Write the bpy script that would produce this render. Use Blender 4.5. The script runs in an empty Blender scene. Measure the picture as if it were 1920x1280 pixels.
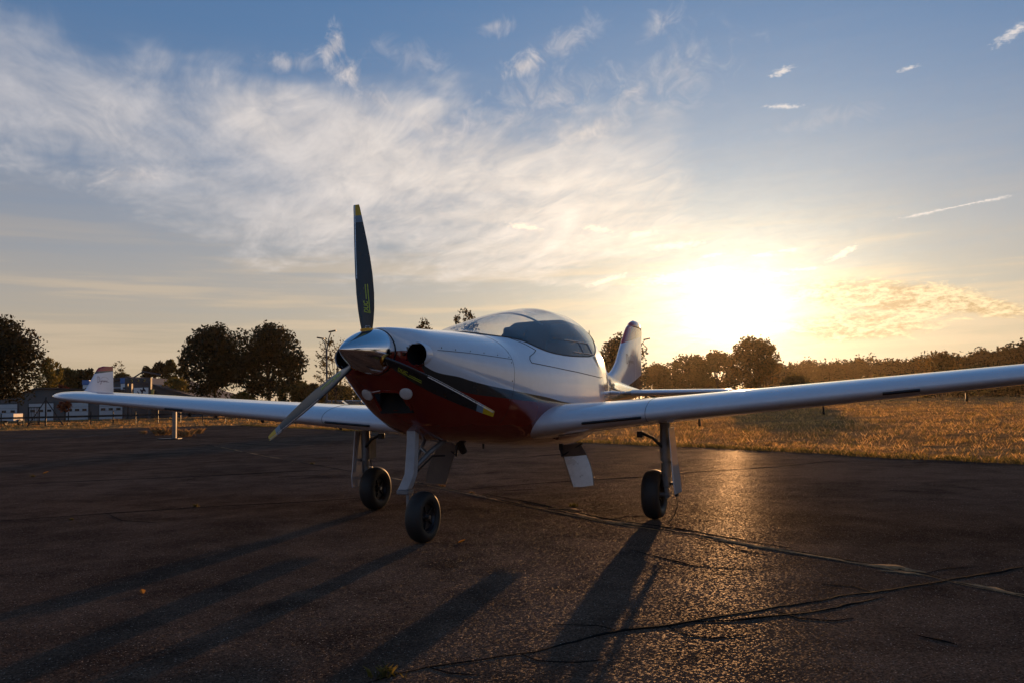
import bpy, bmesh, math, random
import numpy as np
from mathutils import Matrix, Vector

R = math.radians
sc = bpy.context.scene
col = sc.collection
rng = np.random.default_rng(7)
random.seed(7)

# ------------------------------------------------------------------ camera
FPX, PITCH, ROLL, CAMH = 1556.57, 0.07318, -0.02317, 0.8467     # focal length in pixels of a 1920 px wide frame
cam_data = bpy.data.cameras.new('camera')
cam_data.sensor_width = 36.0
cam_data.lens = FPX * 36.0 / 1920.0
cam_data.clip_start = 0.05
cam_data.clip_end = 6000.0
cam = bpy.data.objects.new('camera', cam_data)
col.objects.link(cam)
fw = np.array([0, math.cos(PITCH), math.sin(PITCH)])
rt = np.array([1.0, 0, 0])
up = np.cross(rt, fw)
cr = math.cos(ROLL) * rt + math.sin(ROLL) * up
cu = -math.sin(ROLL) * rt + math.cos(ROLL) * up
M = Matrix.Identity(4)
for i in range(3):
    M[i][0], M[i][1], M[i][2] = cr[i], cu[i], -fw[i]
M[2][3] = CAMH
cam.matrix_world = M
sc.camera = cam

# ------------------------------------------------------------------ sun and sky
SUN_AZ, SUN_EL = 15.0, 5.7          # degrees, azimuth clockwise from +Y
SKY_STRENGTH = 0.12
sun_dir = (math.sin(R(SUN_AZ)) * math.cos(R(SUN_EL)), math.cos(R(SUN_AZ)) * math.cos(R(SUN_EL)), math.sin(R(SUN_EL)))
sun_data = bpy.data.lights.new('sun', 'SUN')
sun_data.energy = 5.0
sun_data.angle = R(0.55)
sun_data.color = (1.0, 0.52, 0.21)
sun = bpy.data.objects.new('sun', sun_data)
col.objects.link(sun)
sun.rotation_euler = Vector(sun_dir).to_track_quat('Z', 'Y').to_euler()
sun.location = (8, 30, 12)

sc.view_settings.view_transform = 'Standard'
sc.view_settings.look = 'None'
sc.view_settings.exposure = 0.0
sc.view_settings.gamma = 1.0
sc.view_settings.use_curve_mapping = False
sc.render.engine = 'CYCLES'
sc.cycles.use_denoising = True
sc.cycles.use_adaptive_sampling = True
sc.cycles.adaptive_threshold = 0.02
sc.cycles.caustics_reflective = False
sc.cycles.caustics_refractive = False
sc.cycles.max_bounces = 6
sc.cycles.diffuse_bounces = 3
sc.cycles.glossy_bounces = 3
sc.cycles.transparent_max_bounces = 16
sc.cycles.sample_clamp_indirect = 4.0


class NT:
    """small helper to write node trees"""
    def __init__(s, tree):
        s.t = tree
        s.n = tree.nodes
        s.l = tree.links

    def put(s, sock, v):
        if isinstance(v, bpy.types.NodeSocket):
            s.l.new(v, sock)
        elif v is not None:
            try:
                sock.default_value = v
            except Exception:
                sock.default_value = (v, v, v) if not hasattr(v, '__len__') else tuple(v) + (1.0,)

    def m(s, op, a, b=None, c=None, clamp=False):
        n = s.n.new('ShaderNodeMath')
        n.operation = op
        n.use_clamp = clamp
        for i, v in enumerate((a, b, c)):
            s.put(n.inputs[i], v) if v is not None else None
        return n.outputs[0]

    def v(s, op, a, b=None, scale=None):
        n = s.n.new('ShaderNodeVectorMath')
        n.operation = op
        s.put(n.inputs[0], a)
        if b is not None:
            s.put(n.inputs[1], b)
        if scale is not None:
            s.put(n.inputs['Scale'], scale)
        return n.outputs['Value'] if op in ('DOT_PRODUCT', 'LENGTH', 'DISTANCE') else n.outputs[0]

    def xyz(s, v):
        n = s.n.new('ShaderNodeSeparateXYZ')
        s.put(n.inputs[0], v)
        return n.outputs

    def comb(s, x, y, z):
        n = s.n.new('ShaderNodeCombineXYZ')
        for i, v in enumerate((x, y, z)):
            s.put(n.inputs[i], v)
        return n.outputs[0]

    def noise(s, vec, scale, detail=4, rough=0.55, dist=0.0, col=False, dims='3D'):
        n = s.n.new('ShaderNodeTexNoise')
        n.noise_dimensions = dims
        s.put(n.inputs['Vector'], vec)
        n.inputs['Scale'].default_value = scale
        n.inputs['Detail'].default_value = detail
        n.inputs['Roughness'].default_value = rough
        n.inputs['Distortion'].default_value = dist
        return n.outputs['Color' if col else 'Fac']

    def voro(s, vec, scale, feature='F1', out='Distance', rand=1.0):
        n = s.n.new('ShaderNodeTexVoronoi')
        n.feature = feature
        s.put(n.inputs['Vector'], vec)
        n.inputs['Scale'].default_value = scale
        if 'Randomness' in n.inputs:
            n.inputs['Randomness'].default_value = rand
        return n.outputs[out]

    def ss(s, x, lo, hi, a=0.0, b=1.0):
        n = s.n.new('ShaderNodeMapRange')
        n.interpolation_type = 'SMOOTHSTEP'
        s.put(n.inputs[0], x)
        for i, v in enumerate((lo, hi, a, b)):
            s.put(n.inputs[i + 1], v)
        return n.outputs[0]

    def lin(s, x, lo, hi, a=0.0, b=1.0):
        n = s.n.new('ShaderNodeMapRange')
        s.put(n.inputs[0], x)
        for i, v in enumerate((lo, hi, a, b)):
            s.put(n.inputs[i + 1], v)
        return n.outputs[0]

    def mix(s, f, a, b, mode='MIX'):
        n = s.n.new('ShaderNodeMix')
        n.data_type = 'RGBA'
        n.blend_type = mode
        s.put(n.inputs['Factor'], f)
        s.put(n.inputs[6], tuple(a) + (1.0,) if isinstance(a, (tuple, list)) and len(a) == 3 else a)
        s.put(n.inputs[7], tuple(b) + (1.0,) if isinstance(b, (tuple, list)) and len(b) == 3 else b)
        return n.outputs[2]

    def curve(s, x, pts, lo, hi, vlo, vhi):
        """float curve: x in lo..hi -> value in vlo..vhi through the points"""
        f = s.n.new('ShaderNodeFloatCurve')
        c = f.mapping.curves[0]
        pts = sorted(pts)
        q = [((px - lo) / (hi - lo), (pv - vlo) / (vhi - vlo)) for px, pv in pts]
        while len(c.points) < len(q):
            c.points.new(0.5, 0.5)
        for p, (a, b) in zip(c.points, q):
            p.location = (a, b)
            p.handle_type = 'AUTO_CLAMPED'
        f.mapping.update()
        s.put(f.inputs['Value'], s.lin(x, lo, hi))
        return s.lin(f.outputs[0], 0, 1, vlo, vhi)


def build_world():
    w = bpy.data.worlds.new('World')
    sc.world = w
    w.use_nodes = True
    w.cycles.sampling_method = 'MANUAL'
    w.cycles.sample_map_resolution = 512
    t = NT(w.node_tree)
    bg = t.n['Background']
    sky = t.n.new('ShaderNodeTexSky')
    sky.sky_type = 'NISHITA'
    sky.sun_disc = False
    sky.sun_elevation = R(SUN_EL)
    sky.sun_rotation = R(SUN_AZ)
    sky.air_density = 1.0
    sky.dust_density = 0.35
    sky.ozone_density = 3.6
    K = 1.0 / SKY_STRENGTH

    def c(r, g, b):
        return (r * K, g * K, b * K)
    d = t.n.new('ShaderNodeTexCoord').outputs['Generated']
    x, y, z = t.xyz(d)[0:3]
    az = t.m('MULTIPLY', t.m('ARCTAN2', x, y), 180 / math.pi)
    el = t.m('MULTIPLY', t.m('ARCSINE', z), 180 / math.pi)
    cs = t.v('DOT_PRODUCT', d, sun_dir)
    ang = t.m('MULTIPLY', t.m('ARCCOSINE', t.m('MINIMUM', cs, 0.999999)), 180 / math.pi)
    zp = t.m('ADD', t.m('MAXIMUM', z, 0.0), 0.10)
    u = t.m('DIVIDE', x, zp)
    v = t.m('DIVIDE', y, zp)
    P = t.comb(u, v, 0.0)
    near_sun = t.m('POWER', 2.718, t.m('MULTIPLY', ang, -1 / 13.0))       # wide forward-scatter lobe
    # --- thin warm veil towards the horizon, paler and rosier away from the sun
    back = t.ss(ang, 55, 130)
    veil_far = t.mix(back, c(.56, .425, .275), c(.27, .275, .345))
    veil_col = t.mix(near_sun, veil_far, c(1.08, .86, .50))
    band = t.noise(t.comb(t.m('MULTIPLY', az, .022), t.m('MULTIPLY', el, .33), 0), 2.2, 4, .55, 0.0)
    f_v = t.m('POWER', 2.718, t.m('MULTIPLY', t.m('POWER', t.m('DIVIDE', t.m('MAXIMUM', el, 0), t.lin(back, 0, 1, 13.5, 10.0)), 1.6), -1.0))
    f_v = t.m('MULTIPLY', f_v, t.lin(band, .25, .75, .86, 1.08), clamp=True)
    # the camera compressed the range of the clear sky: soften it evenly, keep its hue
    sx, sy, sz = t.xyz(sky.outputs[0])[0:3]
    clear = t.comb(t.m('MULTIPLY', t.m('POWER', sx, .6), .72), t.m('MULTIPLY', t.m('POWER', sy, .6), 1.26), t.m('MULTIPLY', t.m('POWER', sz, .6), 1.80))
    base = t.mix(f_v, clear, veil_col)
    bandc = t.ss(band, .46, .62)
    f_b = t.m('MULTIPLY', t.m('MULTIPLY', bandc, .55), t.m('SUBTRACT', 1.0, t.ss(el, 6, 13)))
    base = t.mix(f_b, base, t.mix(near_sun, c(.60, .485, .36), c(1.3, 1.0, .6)))
    # --- the large cirrus sheet
    n1 = t.noise(P, .85, 5, .60, .9)
    sh = t.comb(t.m('ADD', u, t.m('MULTIPLY', v, .35)), t.m('MULTIPLY', v, .50), 0)
    n2 = t.noise(t.v('ADD', sh, (3.1, 7.7, 0)), 2.6, 6, .64, .8)
    n3 = t.noise(t.v('ADD', sh, (9.1, 2.7, 0)), 7.0, 4, .66, 1.0)
    elc = t.curve(az, [(-180, 26), (-60, 24), (-32, 19.3), (-26, 18.0), (-20, 16.9), (-13, 15.2), (-6, 14.6), (2, 13.9), (9, 13.9), (14, 14.3), (20, 13.5), (60, 12), (180, 22)], -180, 180, 0, 60)
    hw = t.curve(az, [(-180, 7), (-60, 7), (-32, 5.4), (-23, 6.0), (-13, 6.6), (0, 6.8), (8, 6.6), (13, 5.0), (17, 1.6), (22, .8), (60, .8), (100, 3), (180, 7)], -180, 180, 0, 20)
    off = t.m('DIVIDE', t.m('ABSOLUTE', t.m('SUBTRACT', el, elc)), hw)
    wob = t.m('MULTIPLY', t.m('SUBTRACT', t.noise(P, 1.5, 4, .64, 0.0), .5), 2.0)
    sheet = t.m('MULTIPLY', t.ss(t.m('ADD', off, wob), 1.35, .30), t.m('SUBTRACT', 1.0, t.m('MULTIPLY', t.ss(t.m('ADD', az, t.m('MULTIPLY', t.m('SUBTRACT', n2, .5), 16.0)), 5, 19), t.ss(az, 80, 50))))
    mixn = t.m('ADD', t.m('ADD', t.m('MULTIPLY', n1, .42), t.m('MULTIPLY', n2, .38)), t.m('MULTIPLY', n3, .20))
    dens = t.m('ADD', t.m('MULTIPLY', sheet, .86), t.m('MULTIPLY', t.m('SUBTRACT', mixn, .5), 3.2))
    gapn = t.noise(t.v('ADD', sh, (1.7, 5.2, 0)), 1.1, 3, .55)
    cir = t.m('MULTIPLY', t.m('MULTIPLY', t.ss(dens, .05, 1.22), t.ss(sheet, 0.0, .6)), t.lin(t.ss(gapn, .36, .58), 0, 1, .58, 1.0))

    # --- separate puffs: (azimuth, elevation, half width, half height, tilt, weight)
    def puff(a, e, ra, re, tilt):
        da = t.m('SUBTRACT', az, a)
        de = t.m('SUBTRACT', el, e)
        ct, st = math.cos(R(tilt)), math.sin(R(tilt))
        p = t.m('ADD', t.m('MULTIPLY', da, ct / ra), t.m('MULTIPLY', de, st / ra))
        q = t.m('ADD', t.m('MULTIPLY', da, -st / re), t.m('MULTIPLY', de, ct / re))
        return t.m('SUBTRACT', 1.0, t.m('SQRT', t.m('ADD', t.m('MULTIPLY', p, p), t.m('MULTIPLY', q, q))))
    D = t.comb(az, el, 0)
    nf = t.noise(D, .50, 6, .66, .9)
    pu = None
    for a in ((-12.0, 23.5, 1.9, 1.2, 55, 1), (-11.0, 21.9, 2.2, 1.3, -30, .9), (-9.3, 20.5, 2.4, 1.2, -30, .7), (-15.3, 22.3, 3.4, .9, 5, .6), (1.2, 22.5, 2.5, 1.0, 14, .95),
              (4.3, 23.8, 3.5, 1.6, 25, .45), (-.6, 25.0, 1.8, .9, 0, .5), (8.6, 20.3, 3.6, 1.2, 20, .6), (10.6, 24.4, 2.4, 1.1, 30, .45), (6, 18.3, 4.5, 1.4, 18, .6), (-25.0, 14.7, 3.4, 1.2, 8, .85),
              (22.0, 17.5, 5.5, 1.0, 4, .25), (12.0, 21.5, 6, 3.0, 12, .35), (-5.0, 18.6, 5.0, 1.6, -8, .6), (3.0, 20.5, 7.0, 2.4, 10, .5), (-6.5, 23.0, 5.0, 1.5, -15, .3)):
        q = t.m('MULTIPLY', t.ss(t.m('ADD', puff(*a[:5]), t.m('MULTIPLY', t.m('SUBTRACT', nf, .5), 2.8)), .15, 1.45), a[5])
        pu = q if pu is None else t.m('MAXIMUM', pu, q)
    cloud_col = t.mix(near_sun, c(.67, .625, .61), c(1.35, 1.12, .84))
    cloud_col = t.v('SCALE', cloud_col, scale=t.lin(t.m('ADD', t.m('MULTIPLY', n2, .6), t.m('MULTIPLY', n3, .4)), .3, .7, .80, 1.16))
    base = t.mix(t.m('MULTIPLY', cir, .92), base, cloud_col)
    base = t.mix(t.m('MULTIPLY', pu, .75), base, t.v('SCALE', t.mix(near_sun, c(.66, .60, .58), c(1.3, 1.05, .8)), scale=t.lin(nf, .35, .7, .75, 1.2)))
    # --- broken cloud over the rest of the sky (behind and above the camera)
    rest = t.m('MULTIPLY', t.ss(t.noise(P, .55, 4, .6, 0.0), .47, .75), t.ss(t.m('ABSOLUTE', az), 42, 75))
    base = t.mix(t.m('MULTIPLY', t.m('MULTIPLY', rest, .28), t.ss(el, 2, 12)), base, c(.36, .35, .40))
    # --- golden altocumulus bank right of the sun
    nm = t.noise(t.comb(t.m('MULTIPLY', az, .50), t.m('MULTIPLY', el, 1.7), 2.0), .9, 6, .68, .9)
    ripple = t.noise(t.comb(az, t.m('MULTIPLY', el, 2.2), 5.0), 2.6, 4, .68, 0.0)
    bank = t.m('MAXIMUM', puff(24.6, 6.0, 7.6, 1.5, -8), t.m('MAXIMUM', puff(22.6, 4.3, 5.6, 1.3, 0), puff(29.2, 5.2, 4.4, .8, -14)))
    f_k = t.ss(t.m('ADD', bank, t.m('MULTIPLY', t.m('SUBTRACT', nm, .5), 1.5)), .02, .50)
    kc = t.mix(t.ss(t.m('ADD', t.m('MULTIPLY', nm, .6), t.m('MULTIPLY', ripple, .4)), .40, .60), c(.62, .41, .20), c(1.05, .84, .50))
    base = t.mix(t.m('MULTIPLY', f_k, .88), base, kc)
    # small bright scraps around the sun
    for a in ((11.5, 10.3, 2.4, .34, 3), (9.2, 11.2, 1.4, .30, 2), (13.8, 9.5, 1.2, .24, 8), (17.1, 9.3, 1.2, .22, 3), (18.8, 9.5, 1.0, .18, 3), (22.0, 9.0, 1.5, .28, 24), (19.7, 8.2, 1.6, .16, 0), (17.7, 8.0, 1.8, .24, 0),
              (12.0, 8.2, 4.5, .6, 4), (1.1, 12.0, 1.7, .3, -8), (6.1, 11.7, 1.5, .3, -12), (6.7, 8.2, 2.0, .25, 14)):
        q = t.ss(t.m('ADD', puff(*a), t.m('MULTIPLY', t.m('SUBTRACT', ripple, .5), 2.2)), .12, .75)
        base = t.mix(t.m('MULTIPLY', q, .7), base, c(1.20, 1.02, .78))
    # small white scraps high on the right and the broken contrail
    for a in ((18.8, 20.7, 1.0, .32, 16), (32.2, 20.5, 1.4, .40, 24), (26.4, 19.7, .8, .16, 8), (18.8, 18.6, 1.6, .2, -6),
              (26.9, 11.0, 1.7, .15, 7), (30.6, 11.35, 1.5, .13, 5), (28.8, 11.2, 3.6, .06, 5.5)):
        q = t.ss(t.m('ADD', puff(*a), t.m('MULTIPLY', t.m('SUBTRACT', ripple, .5), 2.4)), .0, 1.1)
        base = t.mix(t.m('MULTIPLY', q, .7), base, c(.92, .83, .76))
    # --- the sun's own aureole
    da_, de_ = t.m('SUBTRACT', az, SUN_AZ), t.m('SUBTRACT', el, SUN_EL + .3)
    a2 = t.m('ADD', t.m('MULTIPLY', t.m('MULTIPLY', da_, da_), .62), t.m('MULTIPLY', t.m('MULTIPLY', de_, de_), 1.35))
    front = t.ss(ang, 60, 40)
    rag = t.lin(t.m('ADD', t.m('MULTIPLY', nm, .6), t.m('MULTIPLY', n2, .4)), .32, .68, .55, 1.5)
    g1 = t.m('MULTIPLY', t.m('MULTIPLY', t.m('MULTIPLY', t.m('POWER', 2.718, t.m('MULTIPLY', t.m('SQRT', a2), -1 / 2.3)), 1.7), rag), front)
    g2 = t.m('MULTIPLY', t.m('MULTIPLY', t.m('POWER', 2.718, t.m('MULTIPLY', ang, -1 / 9.0)), .40), t.lin(rag, .5, 1.5, .85, 1.15))
    glow = t.v('ADD', t.v('SCALE', c(1.0, .88, .64), scale=g1), t.v('SCALE', c(1.0, .78, .44), scale=g2))
    base = t.v('ADD', base, glow)
    # below the horizon: dull ground tone, never seen directly
    base = t.mix(t.ss(z, -.002, -.03), base, c(.10, .075, .05))
    t.put(bg.inputs['Color'], base)
    bg.inputs['Strength'].default_value = SKY_STRENGTH


build_world()


# ------------------------------------------------------------------ helpers
def ray(px, py):
    """direction through a pixel of the 1920 x 1280 frame"""
    d = fw + cr * ((px - 960) / FPX) + cu * ((640 - py) / FPX)
    return d


def at(px, py, dist):
    """point seen at that pixel, dist metres in front of the camera along the ground"""
    d = ray(px, py)
    t = dist / d[1]
    return np.array([d[0] * t, dist, CAMH + d[2] * t])


def gnd(px, py, z=0.0):
    d = ray(px, py)
    t = (z - CAMH) / d[2]
    return np.array([d[0] * t, d[1] * t, z])


def xat(px, dist):
    return float(at(px, 750, dist)[0])


def zat(px, py, dist):
    return float(at(px, py, dist)[2])


class MB:
    """collects shapes for one mesh"""
    def __init__(s):
        s.v, s.f, s.mi = [], [], []

    def add(s, verts, faces, mi=0):
        o = len(s.v)
        s.v += [tuple(map(float, p)) for p in verts]
        s.f += [tuple(int(i) + o for i in q) for q in faces]
        s.mi += [mi] * len(faces)
        return s

    def box(s, c, size, rot=None, mi=0, taper=1.0):
        hx, hy, hz = [q / 2 for q in size]
        vs = []
        for dz in (-1, 1):
            k = taper if dz > 0 else 1.0
            for dx, dy in ((-1, -1), (1, -1), (1, 1), (-1, 1)):
                p = Vector((dx * hx * k, dy * hy * k, dz * hz))
                if rot is not None:
                    p = rot @ p
                vs.append((p.x + c[0], p.y + c[1], p.z + c[2]))
        return s.add(vs, [(3, 2, 1, 0), (4, 5, 6, 7), (0, 1, 5, 4), (1, 2, 6, 5), (2, 3, 7, 6), (3, 0, 4, 7)], mi)

    def tube(s, pts, rad, n=10, cap=True, mi=0, flat=1.0):
        pts = [Vector(p) for p in pts]
        if not hasattr(rad, '__len__'):
            rad = [rad] * len(pts)
        rings = []
        ref = None
        for i, p in enumerate(pts):
            t = (pts[min(i + 1, len(pts) - 1)] - pts[max(i - 1, 0)]).normalized()
            if ref is None:
                ref = Vector((0, 0, 1)) if abs(t.z) < .9 else Vector((1, 0, 0))
            a = (ref - t * ref.dot(t)).normalized()
            b = t.cross(a)
            ref = a
            rings.append([p + (a * math.cos(2 * math.pi * k / n) + b * math.sin(2 * math.pi * k / n) * flat) * rad[i] for k in range(n)])
        return s.loft(rings, cap, mi)

    def loft(s, rings, cap=True, mi=0, closed=True):
        n = len(rings[0])
        vs = [p for r in rings for p in r]
        fs = []
        for i in range(len(rings) - 1):
            for k in range(n if closed else n - 1):
                k2 = (k + 1) % n
                fs.append((i * n + k, i * n + k2, (i + 1) * n + k2, (i + 1) * n + k))
        if cap:
            fs.append(tuple(range(n))[::-1])
            fs.append(tuple((len(rings) - 1) * n + k for k in range(n)))
        return s.add(vs, fs, mi)

    def lathe(s, prof, axis='x', c=(0, 0, 0), n=32, mi=0, cap=False):
        """prof: list of (along axis, radius)"""
        rings = []
        for a, r in prof:
            ring = []
            for k in range(n):
                t = 2 * math.pi * k / n
                p = (math.cos(t) * r, math.sin(t) * r)
                q = {'x': (a, p[0], p[1]), 'y': (p[1], a, p[0]), 'z': (p[0], p[1], a)}[axis]
                ring.append((q[0] + c[0], q[1] + c[1], q[2] + c[2]))
            rings.append(ring)
        return s.loft(rings, cap, mi)

    def build(s, name, mats, parent=None, smooth=True, angle=40, bevel=0.0, weld=False):
        me = bpy.data.meshes.new(name)
        me.from_pydata(s.v, [], s.f)
        if not isinstance(mats, (list, tuple)):
            mats = [mats]
        for m in mats:
            me.materials.append(m)
        if len(mats) > 1:
            me.polygons.foreach_set('material_index', s.mi)
        bm = bmesh.new()
        bm.from_mesh(me)
        if weld:
            bmesh.ops.remove_doubles(bm, verts=bm.verts, dist=1e-5)
        bmesh.ops.recalc_face_normals(bm, faces=bm.faces)
        if smooth:
            for q in bm.faces:
                q.smooth = True
            ca = R(angle)
            for e in bm.edges:
                if len(e.link_faces) == 2 and e.calc_face_angle(0) > ca:
                    e.smooth = False
        bm.to_mesh(me)
        bm.free()
        o = bpy.data.objects.new(name, me)
        col.objects.link(o)
        if parent is not None:
            o.parent = parent
        if bevel:
            b = o.modifiers.new('bevel', 'BEVEL')
            b.width = bevel
            b.segments = 2
            b.limit_method = 'ANGLE'
            b.angle_limit = R(35)
        return o


def tag(o, label=None, cat=None, group=None, kind=None):
    for k, q in (('label', label), ('category', cat), ('group', group), ('kind', kind)):
        if q:
            o[k] = q
    return o


def empty(name, loc=(0, 0, 0), rz=0.0):
    o = bpy.data.objects.new(name, None)
    o.empty_display_size = .2
    o.location = loc
    o.rotation_euler = (0, 0, rz)
    col.objects.link(o)
    return o


def copy_tree(o, parent=None):
    q = o.copy()
    col.objects.link(q)
    q.parent = parent
    for ch in o.children:
        copy_tree(ch, q)
    return q


def material(name):
    m = bpy.data.materials.new(name)
    m.use_nodes = True
    t = NT(m.node_tree)
    return m, t, t.n['Principled BSDF']


def bump(t, bsdf, h, strength=.3, dist=.01):
    b = t.n.new('ShaderNodeBump')
    b.inputs['Strength'].default_value = strength
    b.inputs['Distance'].default_value = dist
    t.put(b.inputs['Height'], h)
    t.put(bsdf.inputs['Normal'], b.outputs[0])


def simple(name, rgb, rough=.5, metal=0.0, var=.12, scale=9.0, coat=0.0, bumps=0.0, spec=None):
    """plain surface with a little wear: colour and gloss vary with noise"""
    m, t, b = material(name)
    P = t.n.new('ShaderNodeTexCoord').outputs['Object']
    n = t.noise(P, scale, 6, .6)
    k = t.lin(n, .3, .7, 1 - var, 1 + var)
    t.put(b.inputs['Base Color'], t.v('SCALE', rgb, scale=k))
    t.put(b.inputs['Roughness'], t.lin(n, .3, .7, max(.02, rough - .06), min(1, rough + .08)))
    b.inputs['Metallic'].default_value = metal
    b.inputs['Coat Weight'].default_value = coat
    b.inputs['Coat Roughness'].default_value = .04
    if spec is not None:
        b.inputs['Specular IOR Level'].default_value = spec
    if bumps:
        bump(t, b, t.noise(P, scale * 12, 5, .6), bumps, .004)
    return m


# ------------------------------------------------------------------ aircraft materials
WHITE, GREY, RED = (.69, .73, .80), (.042, .044, .043), (.20, .013, .008)
ZW = [(-4.3, 1.15), (-3.6, 1.02), (-3.0, .93), (-2.0, .86), (-.764, .826), (.007, .833), (.527, .883), (.953, .926), (1.288, .969), (1.512, 1.015), (1.67, 1.07), (1.72, 1.13), (1.76, 1.155), (1.9, 1.157)]
ZR = [(-4.3, 1.04), (-3.6, .94), (-3.0, .88), (-2.0, .84), (-.764, .815), (.158, .831), (.667, .851), (1.054, .879), (1.354, .908), (1.564, .969), (1.68, 1.055), (1.715, 1.12), (1.75, 1.153), (1.9, 1.157)]


def paint_finish(t, b, P, rough=.10):
    n = t.noise(P, 3.0, 6, .6)
    t.put(b.inputs['Roughness'], t.lin(n, .3, .7, rough, rough + .07))
    b.inputs['Coat Weight'].default_value = 1.0
    b.inputs['Coat Roughness'].default_value = .05
    b.inputs['Specular IOR Level'].default_value = .5
    dirt = t.noise(P, 14.0, 6, .7)
    return t.lin(dirt, .35, .75, 1.0, .93), t.noise(P, 2.2, 3, .5)


def mat_livery():
    m, t, b = material('aircraft_livery')
    P = t.n.new('ShaderNodeTexCoord').outputs['Object']
    x, y, z = t.xyz(P)[0:3]
    xe = t.m('SUBTRACT', x, t.m('MULTIPLY', t.m('MAXIMUM', t.m('SUBTRACT', t.m('ABSOLUTE', y), .175), 0.0), t.m('MULTIPLY', t.ss(x, 1.45, 1.70), .62)))
    x = xe
    dz = t.m('SUBTRACT', z, t.curve(x, ZW, -4.3, 1.9, .8, 1.2))
    dr = t.m('SUBTRACT', z, t.curve(x, ZR, -4.3, 1.9, .8, 1.2))
    c = t.mix(t.ss(dz, -.0012, .0012), GREY, WHITE)
    c = t.mix(t.ss(dr, -.0012, .0012), RED, c)
    k, w = paint_finish(t, b, P)
    t.put(b.inputs['Base Color'], t.v('SCALE', c, scale=k))
    bump(t, b, w, .05, .02)
    return m


def mat_white():
    m, t, b = material('white_gelcoat')
    P = t.n.new('ShaderNodeTexCoord').outputs['Object']
    k, w = paint_finish(t, b, P, .10)
    t.put(b.inputs['Base Color'], t.v('SCALE', WHITE, scale=k))
    bump(t, b, w, .03, .02)
    return m


def mat_fin():
    """white with a grey and a red band at the top and coloured sweeps at the foot"""
    m, t, b = material('fin_paint')
    P = t.n.new('ShaderNodeTexCoord').outputs['Object']
    x, y, z = t.xyz(P)[0:3]
    z1 = t.m('SUBTRACT', z, t.m('ADD', t.m('MULTIPLY', t.m('ADD', x, 3.55), -.147), 1.52))
    c = t.mix(t.ss(z1, -.001, .001), WHITE, (.085, .045, .040))
    c = t.mix(t.ss(t.m('SUBTRACT', z1, t.m('MULTIPLY', t.m('ADD', x, 3.50), -.085)), -.001, .001), c, (.46, .055, .035))
    f1 = t.m('SUBTRACT', z, t.curve(x, ZW, -4.3, 1.9, .8, 1.2))
    c = t.mix(t.ss(f1, -.001, .001), GREY, c)
    f2 = t.m('SUBTRACT', z, t.curve(x, ZR, -4.3, 1.9, .8, 1.2))
    c = t.mix(t.ss(f2, -.001, .001), RED, c)
    k, w = paint_finish(t, b, P, .12)
    t.put(b.inputs['Base Color'], t.v('SCALE', c, scale=k))
    return m


def mat_winglet():
    m, t, b = material('winglet_paint')
    P = t.n.new('ShaderNodeTexCoord').outputs['Object']
    x, y, z = t.xyz(P)[0:3]
    z1 = t.m('SUBTRACT', z, t.m('MULTIPLY', t.m('ADD', x, .1), -.13))
    c = t.mix(t.ss(z1, 1.2345, 1.2365), WHITE, (.05, .055, .06))
    z2 = t.m('SUBTRACT', z, t.m('MULTIPLY', t.m('ADD', x, .1), -.07))
    c = t.mix(t.ss(z2, 1.2525, 1.2545), c, (.36, .014, .014))
    k, w = paint_finish(t, b, P, .12)
    t.put(b.inputs['Base Color'], t.v('SCALE', c, scale=k))
    return m


def mat_glass():
    m, t, b = material('canopy_glass')
    t.n.remove(b)
    out = t.n['Material Output']
    tr = t.n.new('ShaderNodeBsdfTransparent')
    tr.inputs[0].default_value = (.90, .91, .93, 1)
    gl = t.n.new('ShaderNodeBsdfGlossy')
    gl.inputs['Roughness'].default_value = .015
    lw = t.n.new('ShaderNodeLayerWeight')
    fres = t.m('ADD', t.m('MULTIPLY', t.m('POWER', lw.outputs['Facing'], 5.0), .95), .035)
    P = t.n.new('ShaderNodeTexCoord').outputs['Object']
    smear = t.noise(P, 4.0, 6, .65)
    mx = t.n.new('ShaderNodeMixShader')
    t.put(mx.inputs[0], t.m('ADD', fres, t.lin(smear, .5, .8, 0.0, .012), clamp=True))
    t.l.new(tr.outputs[0], mx.inputs[1])
    t.l.new(gl.outputs[0], mx.inputs[2])
    t.l.new(mx.outputs[0], out.inputs[0])
    return m


def mat_rubber():
    m, t, b = material('tyre_rubber')
    P = t.n.new('ShaderNodeTexCoord').outputs['Object']
    n = t.noise(P, 20, 6, .6)
    t.put(b.inputs['Base Color'], t.mix(n, (.010, .010, .010), (.022, .020, .018)))
    b.inputs['Roughness'].default_value = .62
    bump(t, b, n, .15, .004)
    return m


M_LIV, M_WHITE, M_FIN, M_WLET, M_GLASS, M_RUB = mat_livery(), mat_white(), mat_fin(), mat_winglet(), mat_glass(), mat_rubber()
M_CHROME = simple('polished_metal', (.80, .80, .82), .05, 1.0, .03, 5)
M_BLADE = simple('carbon_blade', (.016, .016, .018), .30, 0, .15, 22, .25)
M_STEEL = simple('leading_edge_steel', (.55, .55, .57), .28, 1.0, .1, 30)
M_YEL = simple('yellow_tip_paint', (.62, .38, .012), .4, 0, .12, 40)
M_TIPBLUE = simple('blue_grey_tip_stripe', (.16, .22, .28), .4, 0, .1, 40)
M_LIME = simple('lime_print', (.52, .58, .06), .5, 0, .1, 60)
M_PRINTW = simple('white_print', (.62, .64, .70), .5, 0, .1, 60)
M_COPPER = simple('brass_collar', (.55, .28, .05), .3, 1.0, .1, 40)
M_BLACK = simple('black_cavity', (.006, .006, .006), .8)
M_SEAM = simple('panel_gap', (.012, .012, .014), .7)
M_STRIP = simple('stall_strip_rubber', (.016, .016, .017), .55, 0, .2, 30)
M_LEG = simple('gear_leg_paint', (.42, .44, .47), .32, 0, .1, 14, .2)
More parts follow.
